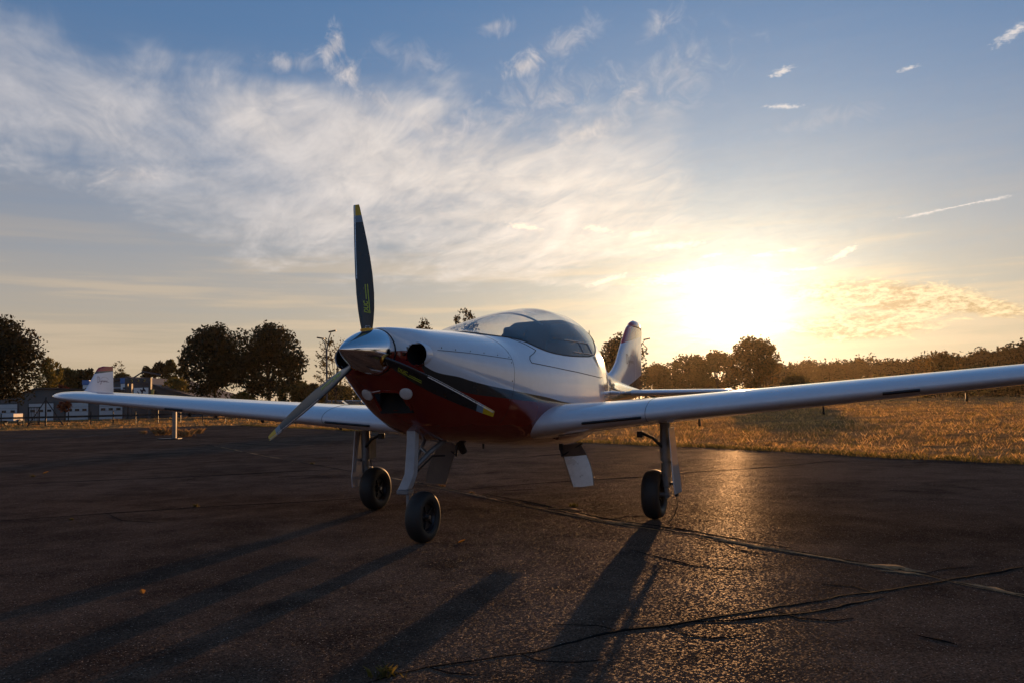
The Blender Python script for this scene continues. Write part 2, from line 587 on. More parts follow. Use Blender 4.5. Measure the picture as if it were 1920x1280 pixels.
M_LEGD = simple('gear_leg_metal', (.20, .20, .205), .42, .4, .2, 20)
M_DARKM = simple('dark_linkage', (.03, .03, .032), .45, .5, .2, 25)
M_RIM = simple('dark_alloy_rim', (.035, .035, .04), .35, .7, .2, 20)
M_LAMP = simple('opal_lens', (.72, .71, .70), .25, 0, .05, 20, .5)
M_LINER = simple('cabin_trim', (.008, .0085, .014), .55, 0, .2, 12)
M_HOOD = simple('instrument_hood_leather', (.075, .042, .030), .6, 0, .2, 30, bumps=.2)
M_SEAT = simple('seat_leather', (.10, .075, .060), .55, 0, .15, 30, bumps=.2)
M_INK = simple('dark_red_script', (.10, .012, .014), .4, 0, .1, 40)
M_INKG = simple('grey_script', (.05, .035, .05), .4, 0, .1, 40)
M_DOORSUN = simple('painted_door_sunlight', (.86, .87, .88), .30, .25, .12, 16)  # pale colour stands in for sunlight on the lower wheel-well door
M_PLASTIC = simple('black_plastic', (.012, .012, .013), .4)
M_COMP = simple('unpainted_composite', (.15, .105, .075), .55, 0, .2, 10)


# ------------------------------------------------------------------ the aircraft: X forward, Y to its left, Z up
PSI = 0.402265
plane = empty('light_aircraft', (-.0805, 6.434, 0), -math.pi / 2 - PSI)
tag(plane, 'white light aircraft with red belly and three-blade propeller, parked on the apron', 'aircraft')

ST = np.array([   # station x, half width, top, bottom, height of widest point, exponents
    [1.80, .145, 1.292, 1.012, 1.152, 2.0, 2.0],
    [1.785, .205, 1.296, .995, 1.147, 2.0, 2.1],
    [1.75, .272, 1.300, .960, 1.140, 2.1, 2.2],
    [1.70, .315, 1.303, .915, 1.132, 2.2, 2.15],
    [1.64, .335, 1.306, .860, 1.118, 2.3, 2.1],
    [1.55, .362, 1.308, .782, 1.095, 2.35, 2.0],
    [1.40, .402, 1.313, .688, 1.065, 2.35, 1.95],
    [1.20, .445, 1.320, .625, 1.035, 2.35, 2.1],
    [.90, .500, 1.330, .588, 1.000, 2.3, 2.6],
    [.80, .515, 1.345, .578, .990, 2.2, 2.8],
    [.55, .545, 1.420, .553, .970, 2.1, 3.4],
    [.20, .575, 1.505, .520, .950, 2.0, 3.5],
    [-.20, .590, 1.580, .492, .940, 2.0, 3.4],
    [-.60, .588, 1.630, .475, .930, 2.0, 3.0],
    [-1.0, .540, 1.630, .475, .920, 2.0, 2.5],
    [-1.4, .440, 1.545, .500, .930, 2.0, 2.1],
    [-2.0, .285, 1.310, .590, .940, 2.0, 2.0],
    [-2.7, .170, 1.130, .710, .930, 2.0, 2.0],
    [-3.4, .100, 1.040, .820, .930, 2.0, 2.0],
    [-4.1, .045, .980, .885, .930, 2.0, 2.0]])[::-1]


def pchip(xs, ys, x):
    h = np.diff(xs)
    d = np.diff(ys) / h
    m = np.zeros_like(ys)
    for i in range(1, len(xs) - 1):
        if d[i - 1] * d[i] > 0:
            w1, w2 = 2 * h[i] + h[i - 1], h[i] + 2 * h[i - 1]
            m[i] = (w1 + w2) / (w1 / d[i - 1] + w2 / d[i])
    m[0], m[-1] = d[0], d[-1]
    i = np.clip(np.searchsorted(xs, x) - 1, 0, len(xs) - 2)
    t = (x - xs[i]) / h[i]
    return (2 * t**3 - 3 * t**2 + 1) * ys[i] + (t**3 - 2 * t**2 + t) * h[i] * m[i] + (-2 * t**3 + 3 * t**2) * ys[i + 1] + (t**3 - t**2) * h[i] * m[i + 1]


def par(x):
    return [pchip(ST[:, 0], ST[:, k], np.asarray(x, float)) for k in range(1, 7)]


def sect(x, th, k=1.0):
    """point of the fuselage skin at station x, angle th from the top towards the left side"""
    w, zt, zb, zc, nt, nb = par(x)
    s, c = np.sin(th), np.cos(th)
    n = np.where(c >= 0, nt, nb)
    h = np.where(c >= 0, zt - zc, zc - zb)
    return np.stack([x + 0 * th, k * w * np.sign(s) * np.abs(s)**(2 / n), zc + k * h * np.sign(c) * np.abs(c)**(2 / n)], -1)


def ysurf(x, z):
    w, zt, zb, zc, nt, nb = par(x)
    h = np.where(z > zc, zt - zc, zc - zb)
    n = np.where(z > zc, nt, nb)
    q = np.clip(np.abs(z - zc) / h, 0, 1)
    return w * np.maximum(0, 1 - q**n)**(1 / n)


def xfront(y, z):
    xs = np.linspace(1.80, .9, 1800)
    ok = ysurf(xs, z) > abs(y)
    zb, zt = par(xs)[2], par(xs)[1]
    ok &= (z > zb) & (z < zt)
    return float(xs[np.argmax(ok)])


# glass edge (x, z) along the left side, turned into an angle from the top
GE = [(-1.34, None), (-1.30, 1.545), (-1.18, 1.45), (-1.02, 1.35), (-.86, 1.275), (-.676, 1.222), (-.454, 1.199), (-.126, 1.189), (.214, 1.196), (.43, 1.226), (.546, 1.262), (.732, 1.294), (.88, 1.313), (.945, None)]
gx, gt = [], []
for a, zz in GE:
    if zz is None:
        gx.append(a); gt.append(0.0)
        continue
    w_, zt_, zb_, zc_, nt_, nb_ = par(a)
    q_ = min(1.0, (zz - zc_) / (zt_ - zc_))
    gx.append(a); gt.append(math.acos(q_**(nt_ / 2)))
gx, gt = np.array(gx), np.array(gt)


def theta_g(x):
    return np.where((x <= gx[0]) | (x >= gx[-1]), 0.0, pchip(gx, gt, np.clip(x, gx[0], gx[-1])))


def build_fuselage():
    gl = (gx[0] + gx[-1]) / 2 - (gx[-1] - gx[0]) / 2 * np.cos(np.linspace(0, np.pi, 74))
    xs = np.concatenate([np.linspace(-4.1, gx[0] - .02, 56), gl, np.linspace(gx[-1] + .01, 1.42, 26), np.linspace(1.43, 1.80, 60)])
    nth = 150
    rings = []
    for x in xs:
        g = float(theta_g(np.array(x)))
        rings.append(sect(x, g + (2 * np.pi - 2 * g) * np.linspace(0, 1, nth + 1)))
    V = np.array(rings)
    nr, nc = V.shape[:2]
    mb = MB()
    fs = []
    for i in range(nr - 1):
        for k in range(nc - 1):
            c = (V[i, k] + V[i + 1, k + 1]) / 2
            if c[0] > 1.55 and math.hypot(abs(c[1]) - .243, c[2] - 1.133) < .060:
                continue
            if c[0] > 1.4 and abs(c[1]) < .088 + (.93 - c[2]) * .10 and .815 < c[2] < .925:
                continue
            fs.append((i * nc + k, i * nc + k + 1, (i + 1) * nc + k + 1, (i + 1) * nc + k))
    mb.add(V.reshape(-1, 3), fs)
    mb.add(V[0], [tuple(range(nc - 1))])
    mb.add(V[-1], [tuple(range(nc - 1))])
    fus = mb.build('fuselage', M_LIV, plane, angle=60, weld=True)
    # canopy: the same skin between the glass edges
    g = MB()
    GV = []
    for x in gl:
        a = max(float(theta_g(np.array(x))), .004)
        GV.append(sect(x, np.linspace(-a, a, 61)))
    GV = np.array(GV)
    g.loft([list(map(tuple, r)) for r in GV], cap=False, closed=False)
    can = g.build('canopy', M_GLASS, plane, angle=80)
    # sealing strip along the edge of the glass
    for sgn in (-1, 1):
        s = MB()
        edge = []
        for x in gl[1:-1]:
            p = sect(x, np.array(sgn * float(theta_g(np.array(x)))), 1.0015)
            edge.append(tuple(p))
        s.tube(edge, .0045, 6)
        s.build('canopy_seal', M_SEAM, can)
    return fus, can


fuselage, canopy = build_fuselage()


def skin_line(pts, name, width=.0035, parent=None, mat=None, side=1, sub=14):
    """thin strip following the skin through (x, z) points on one side"""
    P = []
    for (x0, z0), (x1, z1) in zip(pts[:-1], pts[1:]):
        for k in range(sub):
            t = k / sub
            P.append((x0 + (x1 - x0) * t, z0 + (z1 - z0) * t))
    P.append(pts[-1])
    path = [(x, side * (float(ysurf(x, z)) + .0002), z) for x, z in P]
    return MB().tube(path, width / 2, 5).build(name, mat or M_SEAM, parent or fuselage)


for s in (1, -1):
    skin_line([(1.66, 1.158), (1.369, 1.15), (.912, 1.128)], 'cowling_seam', .0035, side=s)
    skin_line([(.912, 1.29), (.912, 1.128), (.925, 1.05), (.95, .87), (.96, .70)], 'cowling_seam', .0022, side=s)
    skin_line([(.70, 1.292), (.50, 1.206), (.56, 1.182), (.64, 1.158), (.665, 1.135), (.66, 1.112), (.131, 1.078), (-.68, 1.034), (-.76, 1.04)], 'canopy_frame_seam', .0055, side=s)
    for x, z in ((1.62, 1.172), (1.50, 1.165), (1.36, 1.162), (1.22, 1.156), (1.07, 1.149), (.94, 1.141), (.935, 1.105), (.955, .985), (.97, .865)):
        y = float(ysurf(x, z))
        MB().lathe([(0, .0001), (.0012, .006), (.0022, .004), (.0024, .0001)], 'y', (0, 0, 0), 10).build('cowling_fastener', M_DARKM, fuselage).location = (x, s * y - (.001 if s > 0 else .0014), z)
    # quarter window: dark pane behind the door
    q = [(-.615, 1.205), (-.70, 1.215), (-.715, 1.10), (-.655, 1.165)]
    mb = MB()
    ring = [(x, s * (float(ysurf(x, z)) + .003), z) for x, z in q]
    mb.add(ring, [(0, 1, 2, 3)])
    mb.build('quarter_window', M_PLASTIC, fuselage)
    # round cooling inlet in the nose
    mb = MB()
    mb.lathe([(1.50, .0745), (1.62, .0745), (1.745, .0725), (1.760, .0705), (1.764, .0680), (1.760, .0660), (1.752, .0652)], 'x', (0, s * .243, 1.133), 40)
    mb.build('cooling_inlet', M_LIV, fuselage)
    MB().lathe([(1.58, .0001), (1.58, .062), (1.70, .0645), (1.7535, .0649)], 'x', (0, s * .243, 1.133), 40).build('inlet_duct', M_BLACK, fuselage)
    # opal nose lights
    x = xfront(.13, .918)
    e = .01
    n = Vector((1, s * (xfront(.13 - e, .918) - xfront(.13 + e, .918)) / (2 * e), (xfront(.13, .918 - e) - xfront(.13, .918 + e)) / (2 * e))).normalized()
    n = (n + Vector((.35, s * .05, .12))).normalized()
    o = MB().lathe([(-.006, .0375), (.004, .0375), (.007, .034), (.010, .022), (.011, .0001)], 'z', n=32).build('nose_light', M_LAMP, fuselage)
    o.location = Vector((x, s * .13, .918)) + n * .009
    o.rotation_euler = n.to_track_quat('Z', 'Y').to_euler()

# mouth of the oil cooler under the spinner
lip = []
for y, z in ((-.085, .925), (0, .932), (.085, .925), (.103, .905), (.108, .83), (.095, .81), (0, .803), (-.095, .81), (-.108, .83), (-.103, .905), (-.085, .925), (-.02, .932)):
    lip.append((xfront(y, z) + .002, y, z))
MB().tube(lip, .009, 8).build('oil_cooler_lip', M_LIV, fuselage)
MB().box((1.46, 0, .865), (.26, .215, .13)).build('oil_cooler_mouth', M_BLACK, fuselage, smooth=False)
MB().tube([(.80, .02, .60), (.76, .02, .545), (.735, .02, .520)], .026, 14).build('exhaust_pipe', M_DARKM, fuselage)
MB().tube([(.50, .06, .57), (.50, .06, .525)], .008, 8).build('drain_tube', M_DARKM, fuselage)
MB().tube([(-2.15, 0, 1.25), (-2.22, 0, 1.40), (-2.235, 0, 1.56)], [.008, .005, .004], 8).build('radio_antenna', M_PLASTIC, fuselage)

# ---- cabin
mb = MB()
rings = []
for x in np.linspace(-1.35, .80, 30):
    tg = max(float(theta_g(np.array(x))) + .03, .6)
    rings.append([tuple(p) for p in sect(x, np.linspace(tg, 2 * np.pi - tg, 40), .955)])
mb.loft(rings, cap=False, closed=False)
mb.build('cabin_tub', M_LINER, plane)
mb = MB()      # dark luggage cover filling the cabin behind the seats
rings = []
for i, x in enumerate(np.linspace(-.80, -1.33, 16)):
    w_, zt_, zb_, zc_, nt_, nb_ = par(x)
    ring = []
    for p in sect(x, np.linspace(-2.0, 2.0, 60), .955):
        ring.append((p[0], p[1], min(p[2], zt_ - .085 - .02 * abs(p[1]) - .02 * (i / 15))))
    rings.append(ring)
mb.loft(rings, cap=True)
mb.build('luggage_cover', M_LINER, plane, angle=30)
mb = MB()      # leather hood over the instrument panel
rings = []
for x in np.linspace(.90, .22, 14):
    t = (.90 - x) / .68
    hw = .34 + .12 * t
    zt = 1.318 + .015 * math.sin(t * 2.4) - .005 * t
    rings.append([(x, hw * math.cos(a), zt - .26 + .26 * max(0.0, math.sin(a))**.6) for a in np.linspace(0, math.pi, 24)])
mb.loft(rings, cap=False, closed=False)
mb.build('instrument_hood', M_HOOD, plane)
for s in (1, -1):
    mb = MB()
    rot = Matrix.Rotation(R(-14), 3, 'Y')
    mb.box((-.42, s * .25, .78), (.50, .42, .16)).box((-.74, s * .235, 1.08), (.13, .34, .58), rot)
    seat = mb.build('seat', M_LINER, plane, bevel=.035)
    MB().box((-.80, s * .22, 1.44), (.09, .22, .13), rot).build('headrest', M_LINER, seat, bevel=.03)
    MB().tube([(-.79, s * .20, 1.34), (-.80, s * .20, 1.42)], .008, 6).build('headrest_rod', M_DARKM, seat)
# sliding clear-view window on the left pane
mb = MB()
for a, b_ in (((-.12, 1.315), (-.62, 1.315)), ((-.62, 1.315), (-.62, 1.225)), ((-.62, 1.225), (-.17, 1.225)), ((-.40, 1.315), (-.40, 1.225))):
    pts = [(a[0] + (b_[0] - a[0]) * k / 8, float(ysurf(a[0] + (b_[0] - a[0]) * k / 8, a[1] + (b_[1] - a[1]) * k / 8)) + .003, a[1] + (b_[1] - a[1]) * k / 8) for k in range(9)]
    mb.tube(pts, .0045, 6)
mb.build('sliding_window_frame', simple('clear_plastic_edge', (.34, .36, .40), .3), canopy)
mb = MB()      # hoop inside the top of the canopy
mb.tube([tuple(sect(-.02, np.array(a), .985)) for a in np.linspace(-.95, .62, 24)], .007, 8)
mb.build('canopy_hoop', M_LEGD, canopy)

# ---- spinner and propeller
HUB = np.array([1.879, 0, 1.1536])
mb = MB()
prof = [(1.805, .105), (1.806, .131)]
for k in range(25):
    t = k / 24
    prof.append((1.808 + .356 * t, .1325 * (1 - t**1.75)**.92 + (.0006 if t == 1 else 0)))
mb.lathe(prof, 'x', (0, 0, HUB[2]), 64)
spin = mb.build('spinner', M_CHROME, plane, angle=70)
MB().lathe([(1.797, .0001), (1.797, .134), (1.806, .134), (1.806, .120)], 'x', (0, 0, HUB[2]), 48).build('spinner_backplate', M_DARKM, spin)

BR = .8547
# span station, leading edge offset, trailing edge offset, thickness, blade angle (deg)
BS = [(.095, -.028, .030, .044, 46), (.125, -.031, .033, .036, 44), (.17, -.036, .042, .028, 41), (.24, -.041, .052, .022, 37), (.33, -.043, .058, .018, 32), (.44, -.041, .058, .014, 27),
      (.54, -.037, .052, .011, 24), (.64, -.032, .042, .009, 21), (.73, -.027, .031, .007, 19), (.80, -.023, .022, .006, 17.5), (.84, -.021, .0165, .005, 17), (BR, -.019, .0135, .004, 17)]
BSA = np.array(BS)


def blade_frame(r):
    return [float(np.interp(r, BSA[:, 0], BSA[:, k])) for k in range(1, 5)]


def blade_pt(r, c, off):
    """blade space (z along the span, y across, x forward): c across the chord, off out of the face"""
    le, te, th, be = blade_frame(r)
    b = R(be)
    return (-c * math.sin(b) + off * math.cos(b), c * math.cos(b) + off * math.sin(b), r)


def front_off(r, c):
    le, te, th, be = blade_frame(r)
    u = np.clip((c - le) / (te - le), 0, 1)
    return .5 * th * (2.6 * (math.sqrt(u) - u) + .9 * u * (1 - u)) + .0008


def build_blade():
    root = MB()
    rings, n = [], 15
    rs = np.unique(np.concatenate([np.linspace(.095, BR, 46), [.735, .742, .75, .79]]))
    idx = []
    for r in rs:
        le, te, th, be = blade_frame(r)
        us = (1 - np.cos(np.linspace(0, np.pi, n))) / 2
        ring = []
        for u in us:
            c = le + (te - le) * u
            ring.append(blade_pt(r, c, front_off(r, c)))
        for u in us[-2:0:-1]:
            c = le + (te - le) * u
            ring.append(blade_pt(r, c, -.35 * front_off(r, c) - .0006))
        rings.append(ring)
    m = len(rings[0])
    for i in range(len(rings) - 1):
        rm = (rs[i] + rs[i + 1]) / 2
        mi = 1 if rm > .79 else (2 if .775 < rm else (1 if rm > .762 else (2 if rm > .748 else 0)))
        root.loft([rings[i], rings[i + 1]], cap=False, mi=mi)
    root.add(rings[-1], [tuple(range(m))], 1)
    b = root.build('propeller_blade', [M_BLADE, M_YEL, M_TIPBLUE], plane, angle=50, weld=True)
    # metal guard over the outer leading edge
    g = []
    for r in np.linspace(.42, BR - .001, 28):
        le = blade_frame(r)[0]
        k = .010
        g.append([blade_pt(r, le + k, front_off(r, le + k) + .0012), blade_pt(r, le - .0012, .0006), blade_pt(r, le + k, -.35 * front_off(r, le + k) - .0018), blade_pt(r, le + .002, 0)])
    MB().loft(g).build('leading_edge_guard', M_STEEL, b, angle=30)
    MB().lathe([(.110, .034), (.124, .0375), (.129, .0365), (.130, .030)], 'z', n=24).build('blade_collar', M_COPPER, b)
    return b


def flat_text(txt, size, shear=0.0, bold=0.0):
    """filled lettering as vertices and faces in the xy plane"""
    cu_ = bpy.data.curves.new('lettering', 'FONT')
    cu_.body = txt
    cu_.size = size
    cu_.shear = shear
    cu_.offset = bold
    cu_.resolution_u = 4
    ob = bpy.data.objects.new('lettering', cu_)
    col.objects.link(ob)
    bpy.context.view_layer.update()
    me = ob.evaluated_get(bpy.context.evaluated_depsgraph_get()).to_mesh()
    v = np.array([tuple(p.co) for p in me.vertices])
    f = [tuple(p.vertices) for p in me.polygons]
    bpy.data.objects.remove(ob)
    bpy.data.curves.remove(cu_)
    return v, f


duc_v, duc_f = flat_text('DUC', .036, .25, .0012)
proto = build_blade()
mb = MB()
# letters read along the span, their feet towards the trailing edge, with two long bars beside them
L0 = duc_v[:, 0].min()
W0 = duc_v[:, 0].max() - L0
vs = []
for p in duc_v:
    r = .218 + (p[0] - L0) / W0 * .072
    c = .017 - p[1] * .95
    vs.append(blade_pt(r, c, front_off(r, c) + .0012))
mb.add(vs, duc_f)
for c0, c1, r0, r1 in ((.0215, .0270, .216, .385), (.0085, .0135, .298, .385)):
    rr = np.linspace(r0, r1, 14)
    vs = [blade_pt(r, c, front_off(r, c) + .0012) for r in rr for c in (c0, c1)]
    mb.add(vs, [(2 * i, 2 * i + 1, 2 * i + 3, 2 * i + 2) for i in range(13)])
tt = mb.build('blade_lettering', M_LIME, proto, smooth=False)
tt['label'] = 'lime green DUC lettering with two long bars'
mb = MB()      # small pale data print near the root, too small to read
for r0, r1, c0, c1 in ((.132, .137, -.012, .022), (.141, .1425, -.010, .014), (.1445, .146, -.010, .020)):
    mb.add([blade_pt(r, c, front_off(r, c) + .0012) for r, c in ((r0, c0), (r1, c0), (r1, c1), (r0, c1))], [(0, 1, 2, 3)])
o = mb.build('blade_data_print', M_PRINTW, proto, smooth=False)
o['kind'] = 'stuff'
blades = [proto, copy_tree(proto, plane), copy_tree(proto, plane)]
for k, b in enumerate(blades):
    b.location = HUB
    b.rotation_euler = (.080 - k * 2 * math.pi / 3, 0, 0)

# ---- wings
def airfoil(n=26, t=.15, camber=.02, pos=.4):
    u = (1 - np.cos(np.linspace(0, np.pi, n))) / 2
    yt = 5 * t * (.2969 * np.sqrt(u) - .126 * u - .3516 * u**2 + .2843 * u**3 - .1036 * u**4)
    yc = np.where(u < pos, camber / pos**2 * (2 * pos * u - u**2), camber / (1 - pos)**2 * (1 - 2 * pos + 2 * pos * u - u**2))
    return np.concatenate([np.stack([u, yc + yt], 1)[::-1], np.stack([u, yc - yt], 1)[1:-1]])


def wing_sec(y):
    """leading edge x, chord, leading edge z, thickness ratio at span y"""
    tip = max(0.0, (y - 4.02) / .46)
    xle = .600 - .0085 * y
    ch = 1.50 - .166 * y
    if tip > 0:
        e = math.sqrt(max(0.0, 1 - min(1, tip)**2.4))
        xle -= .34 * (1 - e)
        ch *= .32 + .68 * e
    zle = .650 + .0817 * y
    th = np.interp(y, [.3, .6, .9, 1.4, 4.0, 4.5], [.175, .165, .148, .140, .128, .10])
    return xle, ch, zle, th


def wing_ring(y, s, n=26):
    x, c, z, th = wing_sec(y)
    a = airfoil(n, th)
    inc = R(1.2)
    fl = 0.0
    return [(x - c * (u * math.cos(inc)) , s * y, z - c * u * math.sin(inc) + c * w + fl) for u, w in a]


def wing_le(y, dn=.0):
    x, c, z, th = wing_sec(y)
    return x, z


for s, nm in ((1, 'left'), (-1, 'right')):
    ys = np.concatenate([np.linspace(.30, 4.02, 40), 4.02 + .46 * np.sin(np.linspace(.06, np.pi / 2 * .985, 16))])
    mb = MB()
    mb.loft([wing_ring(y, s) for y in ys])
    w = mb.build('wing', M_WHITE, plane, angle=50)
    # stall strips: small dark wedges under the nose of the wing
    for a, b_ in ((.8308, 1.2345), (2.6739, 2.872)):
        mb = MB()
        rings = []
        for y in np.linspace(a, b_, 8):
            x, c, z, th = wing_sec(y)
            rings.append([(x - .003, s * y, z - .011), (x + .008, s * y, z - .020), (x - .006, s * y, z - .029)])
        mb.loft(rings)
        mb.build('stall_strip', M_STRIP, w, smooth=False)
    # panel joint round the wing
    for y in (1.262, 2.45, 3.62):
        if y == 1.262 or True:
            ring = wing_ring(y, s, 40)
            pts = [(p[0] + .0004, p[1], p[2]) for p in ring] + [ring[0]]
            if y > 2:
                continue
            MB().tube(pts, .0016, 5, cap=False).build('wing_panel_joint', M_SEAM, w)
    # fittings under the wing: hinge brackets and tie-down eye
    for y, xx in ((1.50, 0.0), (2.32, 0.0), (3.16, 0.0)):
        x, c, z, th = wing_sec(y)
        MB().box((xx, s * y, z - .088), (.030, .010, .045)).box((xx - .008, s * y, z - .110), (.018, .016, .018)).build('wing_bracket', M_DARKM, w, smooth=False)
    # winglet near the tip
    out = [(.125, 1.018), (.06, 1.085), (-.005, 1.190), (-.045, 1.255), (-.075, 1.288), (-.115, 1.303), (-.17, 1.304), (-.245, 1.297), (-.252, 1.020)]
    dense = []
    for (x0, z0), (x1, z1) in zip(out, out[1:] + out[:1]):
        for k in range(5):
            dense.append((x0 + (x1 - x0) * k / 5, z0 + (z1 - z0) * k / 5))
    mb = MB()
    rings = []
    for zz in np.linspace(1.005, 1.303, 22):
        xs_ = np.interp(zz, [1.005, 1.018, 1.04, 1.085, 1.190, 1.255, 1.288, 1.300, 1.304], [.20, .150, .112, .065, -.005, -.045, -.075, -.10, -.14])
        a = airfoil(14, .085, 0.0)
        cc = xs_ + .250
        k = 1.9 - .9 * min(1, (zz - 1.005) / .045)
        rings.append([(xs_ - u * cc, s * (4.40 + (zz - 1.0) * .04) + v_ * cc * k, zz) for u, v_ in a])
    mb.loft(rings)
    wl = mb.build('winglet', M_WLET, plane, angle=50)
    if s < 0:
        winglet_r = wl
    else:
        winglet_l = wl

# ---- tail
def fin_rings(x_le, x_te, zs, th):
    rings = []
    for z, a, b_ in zip(zs, x_le, x_te):
        f = airfoil(18, th, 0.0)
        c = a - b_
        rings.append([(a - u * c, v_ * c, z) for u, v_ in f])
    return rings


fz = [.90, 1.00, 1.05, 1.09, 1.12, 1.16, 1.20, 1.30, 1.40, 1.52, 1.62, 1.70, 1.725]
fle = [-2.45, -2.55, -2.62, -2.72, -2.82, -2.96, -3.06, -3.22, -3.33, -3.465, -3.58, -3.69, -3.74]
fte = [-3.95] * 10 + [-3.965, -3.985, -3.99]
TEZ = np.array([.88, 1.0, 1.3, 1.6, 1.70, 1.76, 1.80])
TEX = np.array([-4.22, -4.27, -4.33, -4.385, -4.40, -4.40, -4.36])
HX = -3.95


def fin_half(X, Z):
    a = float(pchip(np.array(fz), np.array(fle), np.array(min(Z, 1.725))))
    te = float(np.interp(Z, TEZ, TEX))
    u = min(1.0, max(0.0, (a - X) / (a - te)))
    th = .096 if Z > 1.2 else .096 - (1.2 - Z) * .06
    return 5 * th * (.2969 * math.sqrt(u) - .126 * u - .3516 * u**2 + .2843 * u**3 - .1036 * u**4) * min(a - te, .95)


rings = []
for z in np.linspace(.90, 1.725, 34):
    a = float(pchip(np.array(fz), np.array(fle), np.array(z)))
    xs_ = a + (HX - a) * (1 - np.cos(np.linspace(0, np.pi / 2, 22)))
    up_ = [(x, fin_half(x, z), z) for x in xs_]
    dn_ = [(x, -fin_half(x, z), z) for x in xs_[::-1]]
    rings.append(up_ + dn_[:-1])
fin = MB().loft(rings).build('vertical_fin', M_FIN, plane, angle=50)
rings = []
for z in list(np.linspace(.90, 1.722, 24)) + [1.7275, 1.74, 1.755, 1.77, 1.785, 1.795, 1.803, 1.807]:
    te = float(np.interp(z, TEZ, TEX))
    x0 = HX - .006
    k = 1.0
    if z > 1.725:       # horn balance over the fin, rounded cap
        t_ = (z - 1.7275) / .0797
        x0 = -3.79 - .20 * t_**2.2
        te = -4.40 + .12 * t_**3
        k = math.sqrt(max(.0025, 1 - t_**2.4)) * 1.05
    xs_ = x0 + (te - x0) * (np.linspace(0, 1, 16))
    if z > 1.725:
        hh_ = [max(.0015, k * .046 * math.sin(math.pi * min(1, .02 + .98 * (q / 15)**.62))) for q in range(16)]
    else:
        hh_ = [max(.0012, fin_half(x, z)) for x in xs_]
    rings.append([(x, h_, z) for x, h_ in zip(xs_, hh_)] + [(x, -h_, z) for x, h_ in zip(xs_[::-1], hh_[::-1])])
MB().loft(rings).build('rudder', M_FIN, plane, angle=45)
for s in (1, -1):
    rings = []
    for y in np.concatenate([np.linspace(.02, 1.10, 14), 1.10 + .12 * np.sin(np.linspace(.1, 1.54, 8))]):
        k = max(0.0, (y - 1.10) / .12)
        e = math.sqrt(max(0.0, 1 - min(1.0, k)**2))
        a = -3.42 - .14 * y - .10 * (1 - e)
        c = (.74 - .20 * y) * (.45 + .55 * e)
        f = airfoil(16, .11, 0.0)
        rings.append([(a - u * c, s * y, .928 - .006 * y + v_ * c) for u, v_ in f])
    MB().loft(rings).build('horizontal_tail', M_WHITE, plane, angle=50)

# ---- script lettering on fin and winglets
SCRIPT = [
    [(-.02, .92), (.14, .98), (.34, .88), (.44, .62), (.38, .32), (.20, .08), (.0, .02)],
    [(.08, .90), (.10, .6), (.07, .3), (.0, .02)],
    [(.52, .42), (.54, .26), (.62, .18), (.72, .36), (.74, .44), (.72, .20), (.66, -.10), (.56, -.22), (.52, -.12), (.70, .10), (.84, .22)],
    [(.84, .40), (.85, .16), (.90, .34), (.98, .40), (1.02, .32), (1.03, .16)],
    [(1.30, .36), (1.18, .40), (1.12, .28), (1.17, .16), (1.27, .22), (1.31, .38), (1.32, .16)],
    [(1.40, .40), (1.41, .15), (1.47, .34), (1.53, .38), (1.56, .15)],
    [(1.58, .30), (1.64, .38), (1.68, .34), (1.70, .14)],
    [(1.78, .38), (1.78, .16), (1.84, .20)],
    [(2.02, .36), (1.94, .38), (1.88, .26), (1.94, .13), (2.06, .14), (2.30, .10)],
    [(.62, .62), (.85, .84), (1.2, .96), (1.6, .92), (2.0, .72), (2.16, .56)]]


def smooth_poly(p, sub=6):
    p = [np.array(q, float) for q in p]
    p = [2 * p[0] - p[1]] + p + [2 * p[-1] - p[-2]]
    o = []
    for i in range(1, len(p) - 2):
        for k in range(sub):
            t = k / sub
            o.append(.5 * ((2 * p[i]) + (-p[i - 1] + p[i + 1]) * t + (2 * p[i - 1] - 5 * p[i] + 4 * p[i + 1] - p[i + 2]) * t**2 + (-p[i - 1] + 3 * p[i] - 3 * p[i + 1] + p[i + 2]) * t**3))
    o.append(p[-2])
    return o


def script(parent, x0, z0, size, yfun, w, mat, slant=.0, sx=1.0):
    mb = MB()
    for i, stroke in enumerate(SCRIPT):
        q = smooth_poly(stroke)
        ww = w * (1.5 if i < 2 else (.7 if i == 9 else 1.0))
        for yy in ((1,) if True else (1, -1)):
            L, Rr = [], []
            for k, p in enumerate(q):
                d = q[min(k + 1, len(q) - 1)] - q[max(k - 1, 0)]
                d = d / (np.linalg.norm(d) + 1e-9)
                n = np.array([-d[1], d[0]])
                for lst, sg in ((L, 1), (Rr, -1)):
                    h = p * size + n * ww * sg
                    X = x0 - h[0] * sx
                    Z = z0 + h[1] + slant * h[0]
                    lst.append((X, yfun(X, Z), Z))
            vs = L + Rr
            m = len(L)
            mb.add(vs, [(k, k + 1, m + k + 1, m + k) for k in range(m - 1)])
    o = mb.build('script_lettering', mat, parent, smooth=False)
    o['label'] = 'Dynamic in handwritten script with a wing sweep above it'
    return o


def winglet_face(s, side):
    def f(X, Z):
        base = s * (4.40 + (Z - 1.0) * .04)
        xs_ = np.interp(Z, [1.04, 1.085, 1.190, 1.255], [.112, .065, -.005, -.045])
        u = np.clip((xs_ - X) / (xs_ + .25), .01, .99)
        cc = xs_ + .25
        t = 5 * .085 * (.2969 * math.sqrt(u) - .126 * u - .3516 * u**2 + .2843 * u**3 - .1036 * u**4)
        return base + side * (t * cc + .0012)
    return f


def fin_face(side):
    return lambda X, Z: side * (fin_half(X, Z) + .003)


script(winglet_r, -.052, 1.137, .062, winglet_face(-1, 1), .0011, M_INK, .0)
script(winglet_l, -.052, 1.137, .062, winglet_face(1, -1), .0011, M_INK, .0)
script(fin, -3.475, 1.262, .115, fin_face(1), .0030, M_INKG, .0, 1.5)

